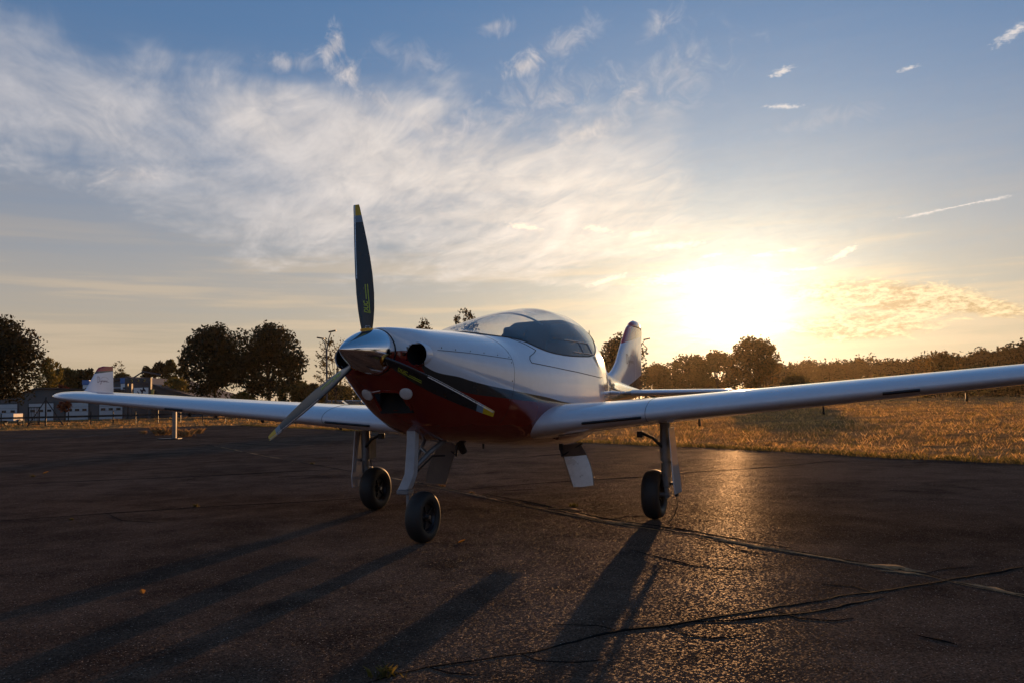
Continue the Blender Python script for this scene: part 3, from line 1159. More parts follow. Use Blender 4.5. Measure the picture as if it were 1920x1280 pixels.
# ---- undercarriage
def wheel(loc, r, w, name='main_wheel'):
    e = empty(name)
    e.parent = plane
    e.location = loc
    dr = w * .36
    rr = r - dr
    prof = []
    for k in range(29):
        a = -math.pi * .74 + 2 * math.pi * .74 * k / 28
        prof.append((w * .5 * math.sin(a) * (1.0), rr + dr * (math.copysign(abs(math.cos(a))**.8, math.cos(a)))))
    # squash the tread a little flatter than a torus
    prof = [(a, min(q, r - .0025 * (abs(a) / (w * .5))**2)) for a, q in prof]
    MB().lathe(prof, 'y', n=56).build('tyre', M_RUB, e)
    ri = min(p[1] for p in prof)
    hw = w * .34
    t = MB()
    t.lathe([(-hw, ri + .006), (-hw, ri - .004), (-hw * .55, ri - .012), (-hw * .50, .034), (-hw * .8, .030), (-hw * .8, .0001)], 'y', n=32)
    t.lathe([(hw, ri + .006), (hw, ri - .004), (hw * .55, ri - .012), (hw * .50, .034), (hw * .8, .030), (hw * .8, .0001)], 'y', n=32)
    for k in range(5):
        a = 2 * math.pi * k / 5
        for sg in (-1, 1):
            t.box((math.cos(a) * (ri - .03), sg * hw * .62, math.sin(a) * (ri - .03)), (.05, .012, .012), Matrix.Rotation(-a, 3, 'Y'))
            t.box((math.cos(a + .6) * .024, sg * hw * .84, math.sin(a + .6) * .024), (.006, .008, .006))
    t.build('rim', M_RIM, e)
    MB().tube([(0, -hw - .012, 0), (0, hw + .012, 0)], .012, 12).build('axle', M_STEEL, e)
    return e


for s in (1, -1):
    wheel((0, s * 1.162, .174), .1745, .128)
    leg = MB()
    leg.tube([(0, s * 1.255, .70), (0, s * 1.250, .415)], .036, 18)
    leg.tube([(0, s * 1.258, .425), (0, s * 1.254, .30)], .030, 16)
    leg.tube([(0, s * 1.258, .418), (0, s * 1.258, .408)], .039, 16)
    g = leg.build('main_gear_leg', M_LEGD, plane)
    MB().box((-.02, s * 1.248, .285), (.085, .05, .12)).box((-.01, s * 1.250, .21), (.05, .026, .12)).tube([(0, s * 1.27, .174), (0, s * 1.20, .174)], .018, 14).build('axle_fork', M_LEGD, g, bevel=.004)
    MB().tube([(.02, s * 1.25, .50), (.03, s * 1.17, .575), (.03, s * 1.08, .615)], [.013, .012, .012], 8).box((.03, s * 1.08, .60), (.045, .04, .045)).build('folding_brace', M_DARKM, g, bevel=.004)
    # upper plate against the leg, ribs on the inner face
    MB().box((-.075, s * 1.235, .50), (.10, .008, .185)).box((-.075, s * 1.243, .53), (.10, .012, .008)).box((-.075, s * 1.243, .47), (.10, .012, .008)).build('gear_well_plate', M_LEGD, g, smooth=False)
    for dx in (.05, -.05):
        MB().tube([(dx, s * 1.236, .40), (dx * 1.2, s * 1.235, .29), (dx * .5, s * 1.235, .21)], .0045, 6).build('brake_line', M_PLASTIC, g)
    # outer door fixed to the leg
    prof = [(-.09, .645), (.085, .645), (.095, .40), (.105, .27), (.085, .185), (-.150, .180), (-.165, .27), (-.105, .42)]
    mb = MB()
    def dpt(x, z, o):
        lean = .030 * ((.645 - z) / .46)
        return (x, s * (1.288 + lean + .010 * (1 - (x / .1)**2 * .3) + o), z)
    n_ = len(prof)
    mb.add([dpt(x, z, 0) for x, z in prof] + [dpt(x, z, .007) for x, z in prof], [tuple(range(n_))] + [tuple(range(n_, 2 * n_))] + [(k, (k + 1) % n_, n_ + (k + 1) % n_, n_ + k) for k in range(n_)])
    mb.build('gear_leg_door', M_WHITE, g, smooth=False, bevel=.002)
    for zz_ in (.40, .25):
        MB().box((-.02, s * 1.282, zz_), (.03, .05, .02)).build('door_bracket', M_DARKM, g, smooth=False)
    # wheel-well door hanging from the belly
    mb = MB()
    m_ = 10
    DX = -.08
    rings = []
    for k in range(m_ + 1):
        t = k / m_
        zz_ = .520 - .315 * t
        ya = (.421 + .101 * t) if s > 0 else (.445 + .112 * t)
        yb = ya + (.158 if s > 0 else .164 + .036 * t) + .028 * math.sin(math.pi * min(1, t))
        bow = .004
        rings.append([(DX, s * ya, zz_), (DX + bow * .8, s * (ya * .5 + yb * .5), zz_ + .004), (DX - .03, s * yb, zz_ + .012), (DX - .038, s * yb, zz_ + .012), (DX + bow * .8 - .009, s * (ya * .5 + yb * .5), zz_ + .004), (DX - .009, s * ya, zz_)])
    mb.loft(rings)
    d = mb.build('wheel_well_door', M_COMP, plane, angle=50)
    if s > 0:
        # sunlight on the lower part of the door, laid on as a pale patch
        mb = MB()
        rr_ = []
        for k in range(3, m_ + 1):
            t = k / m_
            zz_ = .520 - .315 * t + (.006 * math.sin(k * 9) if k == 3 else 0)
            ya = .421 + .101 * t + .008
            yb = .421 + .101 * t + .158 + .028 * math.sin(math.pi * t) - .004
            rr_.append([(DX + .003, s * ya, zz_), (DX + .0065, s * (ya * .5 + yb * .5), zz_ + .004), (DX - .0265, s * yb, zz_ + .012)])
        mb.loft(rr_, cap=False, closed=False)
        mb.build('painted_sun_panel', M_DOORSUN, d, angle=60)
    MB().tube([(DX + .01, s * .45, .44), (DX - .03, s * .60, .53)], .006, 8).tube([(DX + .012, s * .435, .51), (DX + .012, s * .45, .43)], .009, 8).build('door_rod', M_DARKM, d)
    MB().box((DX + .004, s * .44, .505), (.02, .03, .05)).build('door_hinge', M_DARKM, d, smooth=False)

wheel((1.333, .030, .157), .1575, .108, 'nose_wheel')
mb = MB()      # square section nose leg, cranked to the right of the wheel
def sq(c, wx, wy):
    return [(c[0] - wx, c[1] - wy, c[2]), (c[0] + wx, c[1] - wy, c[2]), (c[0] + wx, c[1] + wy, c[2]), (c[0] - wx, c[1] + wy, c[2])]
mb.loft([sq((1.37, -.012, .70), .026, .030), sq((1.365, -.016, .62), .026, .030), sq((1.352, -.040, .42), .026, .033), sq((1.350, -.075, .345), .028, .036), sq((1.350, -.090, .322), .028, .036)])
nleg = mb.build('nose_gear_leg', M_LEG, plane, angle=20, bevel=.005)
MB().box((1.345, -.088, .308), (.075, .082, .026)).box((1.338, -.062, .235), (.052, .020, .14)).tube([(1.333, -.075, .157), (1.333, .03, .157)], .014, 12).box((1.335, -.06, .165), (.06, .022, .06)).build('nose_fork', M_LEGD, nleg, bevel=.004)
MB().tube([(1.34, -.02, .46), (1.22, .02, .545), (1.05, .05, .62)], [.014, .016, .018], 8).tube([(1.30, -.05, .47), (1.12, -.06, .63)], .011, 8).tube([(1.24, .02, .53), (1.20, -.05, .57)], .010, 8).build('drag_brace', M_LEGD, nleg)
MB().tube([(1.34, -.03, .41), (1.20, .03, .52), (1.16, .10, .52)], .006, 6).build('hydraulic_line', M_PLASTIC, nleg)
# earthing wire trailing from the left leg
MB().box((-.02, 1.318, .172), (.03, .02, .02)).tube([(-.02, 1.318, .165), (-.02, 1.318, .09), (.03, 1.306, .03), (.10, 1.29, .004)], .0025, 6).build('earthing_wire', M_PLASTIC, plane)


# ------------------------------------------------------------------ ground
def mat_asphalt():
    m, t, b = material('worn_asphalt')
    P = t.n.new('ShaderNodeTexCoord').outputs['Object']
    big = t.noise(P, .35, 5, .6, .6)
    mid = t.noise(P, 2.3, 6, .65, .3)
    grain = t.voro(P, 150, 'F1', 'Color')
    gx_, gy_, gz_ = t.xyz(grain)[0:3]
    dist = t.voro(P, 150, 'F1', 'Distance')
    fine = t.noise(P, 260, 3, .6)
    tone = t.m('ADD', t.m('MULTIPLY', big, .5), t.m('MULTIPLY', mid, .5))
    base = t.mix(t.ss(tone, .38, .62), (.080, .050, .035), (.180, .114, .078))
    stain = t.noise(t.v('ADD', P, (11, 4, 0)), .9, 5, .6, .8)
    base = t.mix(t.ss(stain, .58, .70), base, t.v('SCALE', base, scale=.55))
    stone = t.mix(gy_, (.10, .07, .055), (.26, .19, .15))
    base = t.mix(t.m('MULTIPLY', t.ss(gx_, .62, .80), t.ss(dist, .50, .30)), base, stone)
    base = t.mix(t.m('MULTIPLY', t.ss(gx_, .93, .95), t.ss(dist, .42, .2)), base, (.62, .50, .41))
    base = t.mix(t.ss(gz_, .55, .25), base, t.v('SCALE', base, scale=.55))
    # mostly matt; single grains are small facets, each tilted its own way, with a dull shine
    fine_h = t.m('ADD', t.m('MULTIPLY', t.ss(dist, .55, .0), .6), t.m('MULTIPLY', fine, .5))
    b1 = t.n.new('ShaderNodeBump')
    b1.inputs['Strength'].default_value = .9
    b1.inputs['Distance'].default_value = .006
    t.put(b1.inputs['Height'], fine_h)
    b2 = t.n.new('ShaderNodeBump')
    b2.inputs['Strength'].default_value = .35
    b2.inputs['Distance'].default_value = .03
    t.put(b2.inputs['Height'], mid)
    t.l.new(b2.outputs[0], b1.inputs['Normal'])
    tilt = t.v('MULTIPLY', t.v('SUBTRACT', grain, (.5, .5, .5)), (1.4, 1.4, .2))
    nrm = t.v('NORMALIZE', t.v('ADD', b1.outputs[0], tilt))
    t.n.remove(b)
    df = t.n.new('ShaderNodeBsdfDiffuse')
    df.inputs['Roughness'].default_value = .8
    t.put(df.inputs['Color'], base)
    t.put(df.inputs['Normal'], t.v('NORMALIZE', t.v('ADD', b1.outputs[0], t.v('MULTIPLY', t.v('SUBTRACT', grain, (.5, .5, .5)), (1.25, 1.25, .1)))))
    gl = t.n.new('ShaderNodeBsdfGlossy')
    t.put(gl.inputs['Roughness'], t.lin(gy_, 0, 1, .14, .40))
    gl.inputs['Color'].default_value = (1, .92, .85, 1)
    t.put(gl.inputs['Normal'], nrm)
    mx = t.n.new('ShaderNodeMixShader')
    lw0 = t.n.new('ShaderNodeLayerWeight')
    t.put(mx.inputs[0], t.m('MULTIPLY', t.m('MULTIPLY', t.ss(gx_, .62, .92), t.lin(mid, .3, .7, .015, .027)), t.m('POWER', lw0.outputs['Facing'], 2.6)))
    t.l.new(df.outputs[0], mx.inputs[1])
    t.l.new(gl.outputs[0], mx.inputs[2])
    # broad dull sheen that grows towards the horizon
    lw = t.n.new('ShaderNodeLayerWeight')
    g3 = t.n.new('ShaderNodeBsdfGlossy')
    g3.inputs['Roughness'].default_value = .62
    g3.inputs['Color'].default_value = (.95, .86, .78, 1)
    t.put(g3.inputs['Normal'], b1.outputs[0])
    m3 = t.n.new('ShaderNodeMixShader')
    t.put(m3.inputs[0], t.m('MULTIPLY', t.m('POWER', lw.outputs['Facing'], 4.0), t.lin(tone, .35, .65, .006, .016)))
    t.l.new(mx.outputs[0], m3.inputs[1])
    t.l.new(g3.outputs[0], m3.inputs[2])
    t.l.new(m3.outputs[0], t.n['Material Output'].inputs[0])
    return m


def mat_field():
    m, t, b = material('dry_grassland')
    P = t.n.new('ShaderNodeTexCoord').outputs['Object']
    n1 = t.noise(P, .25, 6, .65, .5)
    n2 = t.noise(P, 5, 8, .7, .3)
    n3 = t.noise(t.v('MULTIPLY', P, (1, .35, 1)), 22, 6, .7)
    c = t.mix(t.ss(n1, .35, .65), (.24, .145, .062), (.34, .22, .10))
    c = t.mix(t.ss(n2, .42, .62), c, (.10, .07, .028))
    c = t.mix(t.ss(n3, .5, .7), c, (.42, .29, .14))
    t.put(b.inputs['Base Color'], c)
    b.inputs['Roughness'].default_value = .9
    b.inputs['Specular IOR Level'].default_value = 0.0
    bump(t, b, t.m('ADD', n2, t.m('MULTIPLY', n3, .5)), .8, .08)
    return m


M_ASPH, M_FIELD = mat_asphalt(), mat_field()
M_TAR = simple('crack_tar', (.008, .0075, .007), .9, 0, .3, 20, bumps=.4, spec=.05)
M_SAND = simple('sand_in_joint', (.38, .22, .11), .9, 0, .35, 30, bumps=.8, spec=.05)

# the ground reaches the horizon; the apron lies on it
S = 1500
grid = np.concatenate([-np.geomspace(S, 20, 14), np.linspace(-16, 16, 9), np.geomspace(20, S, 14)])
gv = [(x, y, -.022) for y in grid for x in grid]
gn = len(grid)
g = MB().add(gv, [(j * gn + i, j * gn + i + 1, (j + 1) * gn + i + 1, (j + 1) * gn + i) for j in range(gn - 1) for i in range(gn - 1)]).build('ground', M_FIELD)
tag(g, kind='structure')

E1, E2 = gnd(1920, 869), gnd(1250, 836)
ed = (E2 - E1) / np.linalg.norm(E2 - E1)
CORNER = E1 + ed * (43.5 - E1[1]) / ed[1]
NEAR = E1 - ed * 60


def edge_wobble(s):
    return .10 * math.sin(s * .9) + .06 * math.sin(s * 2.7 + 1) + .035 * math.sin(s * 7.1 + 2)


edge = []
Ltot = np.linalg.norm(CORNER - NEAR)
en = np.array([ed[1], -ed[0], 0])
for s_ in np.arange(0, Ltot, .35):
    p = NEAR + ed * s_ + en * edge_wobble(s_)
    edge.append((p[0], p[1]))
far = []
for s_ in np.arange(0, 130, .8):
    far.append((CORNER[0] - s_, CORNER[1] - .045 * s_ + .15 * math.sin(s_ * .8) + .1 * math.sin(s_ * 2.3)))
poly = edge + far + [(-150, -60), (NEAR[0], -60)]
mb = MB()
npoly = len(poly)
mb.add([(x, y, 0.0) for x, y in poly] + [(x, y, -.05) for x, y in poly], [tuple(range(npoly))] + [(k, (k + 1) % npoly, npoly + (k + 1) % npoly, npoly + k) for k in range(npoly)])
apron = mb.build('apron', M_ASPH, smooth=False)
tag(apron, kind='structure')


def resample(pts, step):
    pts = [np.array(p[:2], float) for p in pts]
    out = [pts[0]]
    for a, b_ in zip(pts[:-1], pts[1:]):
        n_ = max(1, int(np.linalg.norm(b_ - a) / step))
        for k in range(1, n_ + 1):
            out.append(a + (b_ - a) * k / n_)
    return out


def wander(n_, amp, seed, f=.08):
    r_ = np.random.default_rng(seed)
    v_ = np.zeros(n_)
    ph = r_.uniform(0, 6.28, 6)
    for k in range(6):
        v_ += np.sin(np.arange(n_) * f * 1.9**k + ph[k]) * .62**k
    return v_ * amp


def crack(px_pts, width, seed, name='apron_crack', mat=None, h=.006, step=.05, lift=.0025, amp=None, gaps=None):
    """ragged strip along a line given by points on the ground"""
    q = resample([gnd(*p) for p in px_pts], step)
    n_ = len(q)
    w1 = wander(n_, amp if amp is not None else width * .9, seed) + wander(n_, width * .35, seed + 7, .9)
    wl = np.abs(wander(n_, .5, seed + 1, .17)) + np.abs(wander(n_, .35, seed + 8, .8)) + .12
    wr = np.abs(wander(n_, .5, seed + 2, .19)) + np.abs(wander(n_, .35, seed + 9, .8)) + .12
    env = np.minimum(1, np.minimum(np.arange(n_), np.arange(n_)[::-1]) / (n_ * .22 + 1))**.8
    if mat is M_SAND:
        env = env * np.clip(.75 + wander(n_, .6, seed + 11, .12), .05, 1.5)
    wl, wr = wl * env + .05, wr * env + .05
    hh = (np.abs(wander(n_, .6, seed + 3, .13)) + .2) * np.clip(env, .2, 1)
    mb = MB()
    run = []

    def flush():
        if len(run) > 2:
            mb.loft(list(run), cap=True)
        run.clear()
    for i in range(n_):
        t_ = q[min(i + 1, n_ - 1)] - q[max(i - 1, 0)]
        t_ = t_ / (np.linalg.norm(t_) + 1e-9)
        nn = np.array([-t_[1], t_[0]])
        c = q[i] + nn * w1[i]
        if gaps is not None and not gaps(i / n_, i):
            flush()
            continue
        a, b_ = width * wl[i], width * wr[i]
        z1 = lift + h * min(1.6, hh[i])
        P_ = [c + nn * a, c + nn * a * .45, c - nn * b_ * .45, c - nn * b_]
        run.append([(P_[0][0], P_[0][1], lift * .4), (P_[1][0], P_[1][1], z1), (P_[2][0], P_[2][1], z1 * .9), (P_[3][0], P_[3][1], lift * .4)])
    flush()
    return mb.build(name, mat or M_TAR, apron, angle=25)


MAIN = [(330, 823), (400, 836), (520, 858), (640, 880), (720, 893), (800, 907), (900, 929), (1000, 949), (1060, 962), (1130, 977), (1200, 986), (1290, 1000), (1345, 1010), (1480, 1032), (1600, 1052), (1735, 1076), (1800, 1093), (1920, 1117), (2100, 1150)]
CROSS = [(640, 1290), (800, 1250), (900, 1236), (1000, 1222), (1060, 1208), (1160, 1183), (1250, 1171), (1330, 1160), (1450, 1143), (1550, 1128), (1640, 1112), (1720, 1097), (1800, 1083), (1860, 1072), (1920, 1058), (2100, 1020)]
crack(MAIN, .011, 1, h=.003)
crack([(p[0] + 6, p[1] - 5) for p in MAIN[6:14]], .009, 5, h=.004)
crack(CROSS, .010, 9, h=.003, amp=.02)
crack([(p[0], p[1] + 2) for p in MAIN[5:]], .006, 71, 'sandy_joint_fill', M_SAND, h=.004, step=.04, lift=.004, amp=.006)
crack([(1290, 1168), (1400, 1163), (1500, 1151), (1570, 1140), (1660, 1118)], .010, 12, h=.004)
crack([(0, 909), (180, 900), (360, 893), (500, 886), (640, 879)], .022, 14, h=.005, step=.12)
crack([(0, 976), (200, 962), (400, 949), (560, 941), (690, 932)], .010, 17, h=.003, step=.09)
crack([(860, 918), (1000, 906), (1130, 898), (1215, 893), (1300, 884), (1450, 875), (1580, 862)], .012, 19, h=.004, step=.09)
crack([(0, 832), (200, 829), (330, 823), (520, 836), (640, 830)], .03, 22, h=.005, step=.2)
crack([(0, 848), (120, 845), (260, 852), (420, 846)], .02, 27, h=.004, step=.2)
crack([(870, 868), (960, 858), (1100, 848), (1230, 842)], .012, 31, h=.004, step=.15)
crack([(1720, 1190), (1760, 1200), (1795, 1208)], .008, 33, h=.004, step=.03)
crack([(1180, 1030), (1300, 1060), (1420, 1068)], .005, 35, h=.002, step=.03)
for k, seg in enumerate([[(980, 1226), (1010, 1238), (1080, 1241), (1130, 1236)], [(1160, 1183), (1120, 1172), (1040, 1170)], [(1450, 1143), (1500, 1158), (1560, 1163), (1600, 1158)], [(1640, 1112), (1600, 1098), (1540, 1094)], [(900, 929), (930, 920), (1000, 917)], [(1130, 977), (1170, 968), (1240, 965)],
                         [(1345, 1010), (1380, 1030), (1440, 1040)], [(1735, 1076), (1770, 1066), (1830, 1062)], [(640, 880), (600, 890), (520, 894)], [(200, 962), (230, 975), (300, 980)], [(800, 1250), (840, 1262), (900, 1266)], [(1250, 1171), (1290, 1190), (1340, 1196), (1400, 1190)]]):
    crack(seg, .004, 200 + 5 * k, h=.0015, step=.03)
for k, seg in enumerate([[(1046, 955), (1075, 962), (1110, 970), (1150, 980), (1200, 984)], [(1318, 1003), (1345, 1009), (1390, 1018), (1440, 1027), (1480, 1033)], [(1480, 1034), (1560, 1047), (1640, 1060)], [(1630, 1059), (1690, 1066), (1738, 1073)], [(1650, 1068), (1700, 1073), (1740, 1079)],
                         [(1795, 1090), (1850, 1101), (1930, 1117)], [(1240, 992), (1290, 1000), (1318, 1004)], [(860, 921), (900, 930), (940, 938)], [(1030, 953), (1060, 952), (1090, 957)], [(400, 835), (480, 851), (560, 866)], [(690, 888), (760, 900), (800, 907)], [(1135, 976), (1170, 979), (1205, 985)]]):
    crack(seg, .024 if k not in (7, 9, 10) else .014, 40 + k * 3, 'sandy_joint_fill', M_SAND, h=.007, step=.03, lift=.004, amp=.007)


# ------------------------------------------------------------------ grass
def mat_leafy(name, c0, c1, trans=.5, patch=False):
    m, t, b = material(name)
    t.n.remove(b)
    out = t.n['Material Output']
    geo = t.n.new('ShaderNodeNewGeometry')
    P = t.n.new('ShaderNodeTexCoord').outputs['Object']
    n = t.noise(P, 1.3, 4, .6)
    r_ = geo.outputs['Random Per Island']
    f = t.m('ADD', t.m('MULTIPLY', n, .5), t.m('MULTIPLY', r_, .5))
    c = t.mix(t.ss(f, .25, .75), c0, c1)
    if patch:
        big = t.noise(P, .55, 5, .65, .6)
        c = t.mix(t.ss(big, .44, .58), t.v('MULTIPLY', c, (.62, .58, .54)), c)
    d = t.n.new('ShaderNodeBsdfDiffuse')
    tr = t.n.new('ShaderNodeBsdfTranslucent')
    gl = t.n.new('ShaderNodeBsdfGlossy')
    gl.inputs['Roughness'].default_value = .45
    gl.inputs['Color'].default_value = (.5, .5, .5, 1)
    t.put(d.inputs['Color'], c)
    t.put(tr.inputs['Color'], t.mix(.5, c, t.v('MULTIPLY', c, (1.5, 1.2, .6))))
    mx = t.n.new('ShaderNodeMixShader')
    mx.inputs[0].default_value = trans
    t.l.new(d.outputs[0], mx.inputs[1])
    t.l.new(tr.outputs[0], mx.inputs[2])
    m2 = t.n.new('ShaderNodeMixShader')
    m2.inputs[0].default_value = .04
    t.l.new(mx.outputs[0], m2.inputs[1])
    t.l.new(gl.outputs[0], m2.inputs[2])
    t.l.new(m2.outputs[0], out.inputs[0])
    return m


def fast_mesh(name, V, nper, mat, parent=None):
    """V: (n, nper, 3) array of separate polygons"""
    n_ = len(V)
    me = bpy.data.meshes.new(name)
    me.vertices.add(n_ * nper)
    me.vertices.foreach_set('co', np.ascontiguousarray(V, dtype=np.float32).ravel())
    me.loops.add(n_ * nper)
    me.loops.foreach_set('vertex_index', np.arange(n_ * nper, dtype=np.int32))
    me.polygons.add(n_)
    me.polygons.foreach_set('loop_start', np.arange(n_, dtype=np.int32) * nper)
    me.update(calc_edges=True)
    me.materials.append(mat)
    o = bpy.data.objects.new(name, me)
    col.objects.link(o)
    if parent is not None:
        o.parent = parent
    return o


M_STRAW = mat_leafy('straw_blades', (.55, .33, .12), (.85, .58, .26), .6, True)
M_GREENB = mat_leafy('green_blades', (.08, .075, .018), (.22, .17, .05), .5)


def blades(pos, hgt, wid, lean, r_):
    """grass blades: one bent triangle pair each"""
    n_ = len(pos)
    a = r_.uniform(0, 2 * np.pi, n_)
    tx, ty = np.cos(a) * wid, np.sin(a) * wid
    la = r_.uniform(0, 2 * np.pi, n_)
    lx, ly = np.cos(la) * lean * hgt, np.sin(la) * lean * hgt
    V = np.zeros((n_, 4, 3))
    V[:, 0] = pos + np.stack([-tx, -ty, 0 * tx], 1)
    V[:, 1] = pos + np.stack([tx, ty, 0 * tx], 1)
    V[:, 2] = pos + np.stack([tx * .7 + lx * .35, ty * .7 + ly * .35, hgt * .6], 1)
    V[:, 3] = pos + np.stack([lx, ly, hgt], 1)
    return V


def inside_field(x, y, m_=0.0):
    """on the grass: right of the apron edge or beyond its far edge"""
    s_ = (x - NEAR[0]) * ed[0] + (y - NEAR[1]) * ed[1]
    off = (x - NEAR[0]) * en[0] + (y - NEAR[1]) * en[1]
    wob = .10 * np.sin(s_ * .9) + .06 * np.sin(s_ * 2.7 + 1) + .035 * np.sin(s_ * 7.1 + 2)
    right = (off > wob + m_) & (s_ < Ltot)
    farside = y > CORNER[1] - .045 * (CORNER[0] - x) + .2
    return np.where(x < CORNER[0], farside, right | (s_ >= Ltot))


def scatter(n_, y0, y1, p=1.0):
    """points over the field, thinning out with distance"""
    y = y0 * (y1 / y0)**rng.uniform(0, 1, n_)
    x = rng.uniform(-.72, .72, n_) * y
    k = inside_field(x, y)
    return np.stack([x[k], y[k], np.full(k.sum(), -.02)], 1)


pos = scatter(330000, 6.5, 130)
# tufts: pull part of the blades towards clump centres
cl = scatter(5200, 6.5, 110)
ci = rng.integers(0, len(cl), 60000)
tp = cl[ci] + np.concatenate([rng.normal(0, .09, (60000, 2)), np.zeros((60000, 1))], 1)
tp = tp[inside_field(tp[:, 0], tp[:, 1])]
bare = np.sin(pos[:, 0] * 1.7 + 1.3 * np.sin(pos[:, 1] * .9)) + np.sin(pos[:, 1] * 1.1 + 2.1 * np.sin(pos[:, 0] * .6)) + .6 * np.sin(pos[:, 0] * 4.3 + pos[:, 1] * 2.9)
pos = pos[(bare > -.45) | (rng.uniform(0, 1, len(pos)) < .22)]
d1 = np.clip(pos[:, 1] / 14, .6, 4)
patch = .5 + .5 * np.sin(pos[:, 0] * .8 + 2 * np.sin(pos[:, 1] * .35)) * np.sin(pos[:, 1] * .55 + np.sin(pos[:, 0] * .5))
V1 = blades(pos, (.008 + .025 * rng.uniform(0, 1, len(pos))**1.6) * (.35 + 1.0 * patch) * np.sqrt(d1), .0018 * d1, .9, rng)
d2 = np.clip(tp[:, 1] / 14, .6, 4)
V2 = blades(tp, (.025 + .065 * rng.uniform(0, 1, len(tp))) * np.sqrt(d2) * .9, .0022 * d2, .7, rng)
go = fast_mesh('dry_grass', np.concatenate([V1, V2[::2]]), 4, M_STRAW)
tag(go, 'low dry golden grass covering the field', 'grass', kind='stuff')
# fringe along the apron edge
ns = 26000
ss_ = rng.uniform(0, Ltot, ns)**1.0
offs = np.abs(rng.normal(0, .16, ns)) - .03
fr_ = NEAR[None, :] + ed[None, :] * ss_[:, None] + en[None, :] * (offs + .10 * np.sin(ss_ * .9) + .06 * np.sin(ss_ * 2.7 + 1) + .035 * np.sin(ss_ * 7.1 + 2))[:, None]
fr_[:, 2] = -.02
V3 = blades(fr_, .03 + .075 * rng.uniform(0, 1, ns), .004, .7, rng)
gg = fast_mesh('green_grass', np.concatenate([V2[1::2], V3]), 4, M_GREENB)
tag(gg, 'greener grass tufts in the field and along the apron edge', 'grass', kind='stuff')

M_WEED = mat_leafy('weed_blades', (.045, .05, .013), (.13, .11, .03), .5)
M_DRYW = mat_leafy('dry_weed', (.13, .085, .04), (.30, .20, .09), .5)
for px_, py_, sz, dry, lab in ((722, 1268, .045, 0, 'low green weed tuft in the crack at the bottom of the frame'), (1076, 949, .035, 0, 'green weed tuft on the sandy joint between the belly doors and main wheel'),
                               (366, 949, .03, 0, 'small weed in the thin crack left of the main wheels'), (62, 893, .035, 0, 'weed patch on the asphalt at the left edge'), (830, 911, .03, 1, 'dry weed in the joint behind the nose wheel'),
                               (135, 974, .022, 0, 'tiny weed in the crack near the left edge'), (885, 924, .022, 1, 'dry tuft on the joint right of the nose wheel'),
                               (305, 815, .34, 1, 'tall dry weeds left of the steel post'), (345, 818, .30, 1, 'bushy dry weeds right of the steel post'), (372, 812, .22, 1, 'pale weed tuft farthest right of the steel post'), (268, 812, .14, 1, 'short dry weeds farthest left of the steel post'), (585, 869, .03, 0, 'weed on the joint near the lower propeller tip')):
    p = gnd(px_, py_)
    n_ = 90 if sz > .1 else 46
    q = np.stack([rng.normal(0, sz * .45, n_), rng.normal(0, sz * .3, n_), np.zeros(n_)], 1)
    o = fast_mesh('weed_tuft', blades(q, sz * (.35 + .65 * rng.uniform(0, 1, n_)), max(.0025, sz * .02), .9, rng), 4, M_DRYW if dry else M_WEED)
    o.location = p
    tag(o, lab, 'weed', 'weeds growing in the apron joints')

M_LEAF = mat_leafy('fallen_leaf', (.36, .16, .02), (.50, .26, .04), .4)
for px_, py_, sz, a_, lab in ((866, 1017, .028, .4, 'curled yellow leaf on the asphalt beside the nose wheel'), (267, 1112, .024, 2.2, 'pale fallen leaf between the two long shadows'), (86, 887, .05, 1.1, 'small fallen leaf far left on the asphalt')):
    p = gnd(px_, py_)
    mb = MB()
    rings = []
    for k in range(7):
        t_ = k / 6
        w_ = sz * .55 * math.sin(math.pi * min(.98, t_ * .93 + .06))**.8
        zz_ = .003 + sz * .55 * t_**2
        x_ = (t_ - .5) * sz * 1.7
        rings.append([(x_, -w_, zz_ + w_ * .6), (x_, 0, zz_), (x_, w_, zz_ + w_ * .5)])
    mb.loft(rings, cap=False, closed=False)
    o = mb.build('fallen_leaf', M_LEAF)
    o.location = p
    o.rotation_euler = (0, 0, a_)
    tag(o, lab, 'leaf', 'fallen leaves on the apron')


# ------------------------------------------------------------------ trees
M_BARK = simple('bark', (.030, .022, .016), .9, 0, .3, 6, bumps=.5)
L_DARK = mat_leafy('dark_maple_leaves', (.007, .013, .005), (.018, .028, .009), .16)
L_GREEN = mat_leafy('green_leaves', (.040, .050, .014), (.10, .10, .028), .45)
L_YEL = mat_leafy('yellow_green_leaves', (.09, .085, .018), (.20, .165, .035), .5)
L_RED = mat_leafy('red_autumn_leaves', (.16, .035, .018), (.30, .08, .03), .5)
L_OLIVE = mat_leafy('olive_leaves', (.045, .042, .014), (.10, .085, .03), .5)
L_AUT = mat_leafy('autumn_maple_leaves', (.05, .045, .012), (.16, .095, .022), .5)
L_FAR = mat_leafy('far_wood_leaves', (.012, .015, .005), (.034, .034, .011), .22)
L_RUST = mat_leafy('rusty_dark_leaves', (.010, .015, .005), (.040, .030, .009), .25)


def leaf_cloud(centres, radii, n_, size, r_, squash=.8):
    """rhombic leaves spread round clump centres"""
    k = r_.integers(0, len(centres), n_)
    u = r_.normal(0, 1, (n_, 3))
    u /= np.linalg.norm(u, axis=1)[:, None] + 1e-9
    rad = r_.uniform(0, 1, n_)**.5
    p = centres[k] + u * (rad * radii[k])[:, None] * np.array([1, 1, squash])
    a = r_.normal(0, 1, (n_, 3))
    a /= np.linalg.norm(a, axis=1)[:, None]
    b = np.cross(a, r_.normal(0, 1, (n_, 3)))
    b /= np.linalg.norm(b, axis=1)[:, None] + 1e-9
    s_ = (size * r_.uniform(.6, 1.3, n_))[:, None]
    V = np.stack([p - a * s_, p - b * s_ * .55 + a * s_ * .1, p + a * s_, p + b * s_ * .55 + a * s_ * .1], 1)
    return V


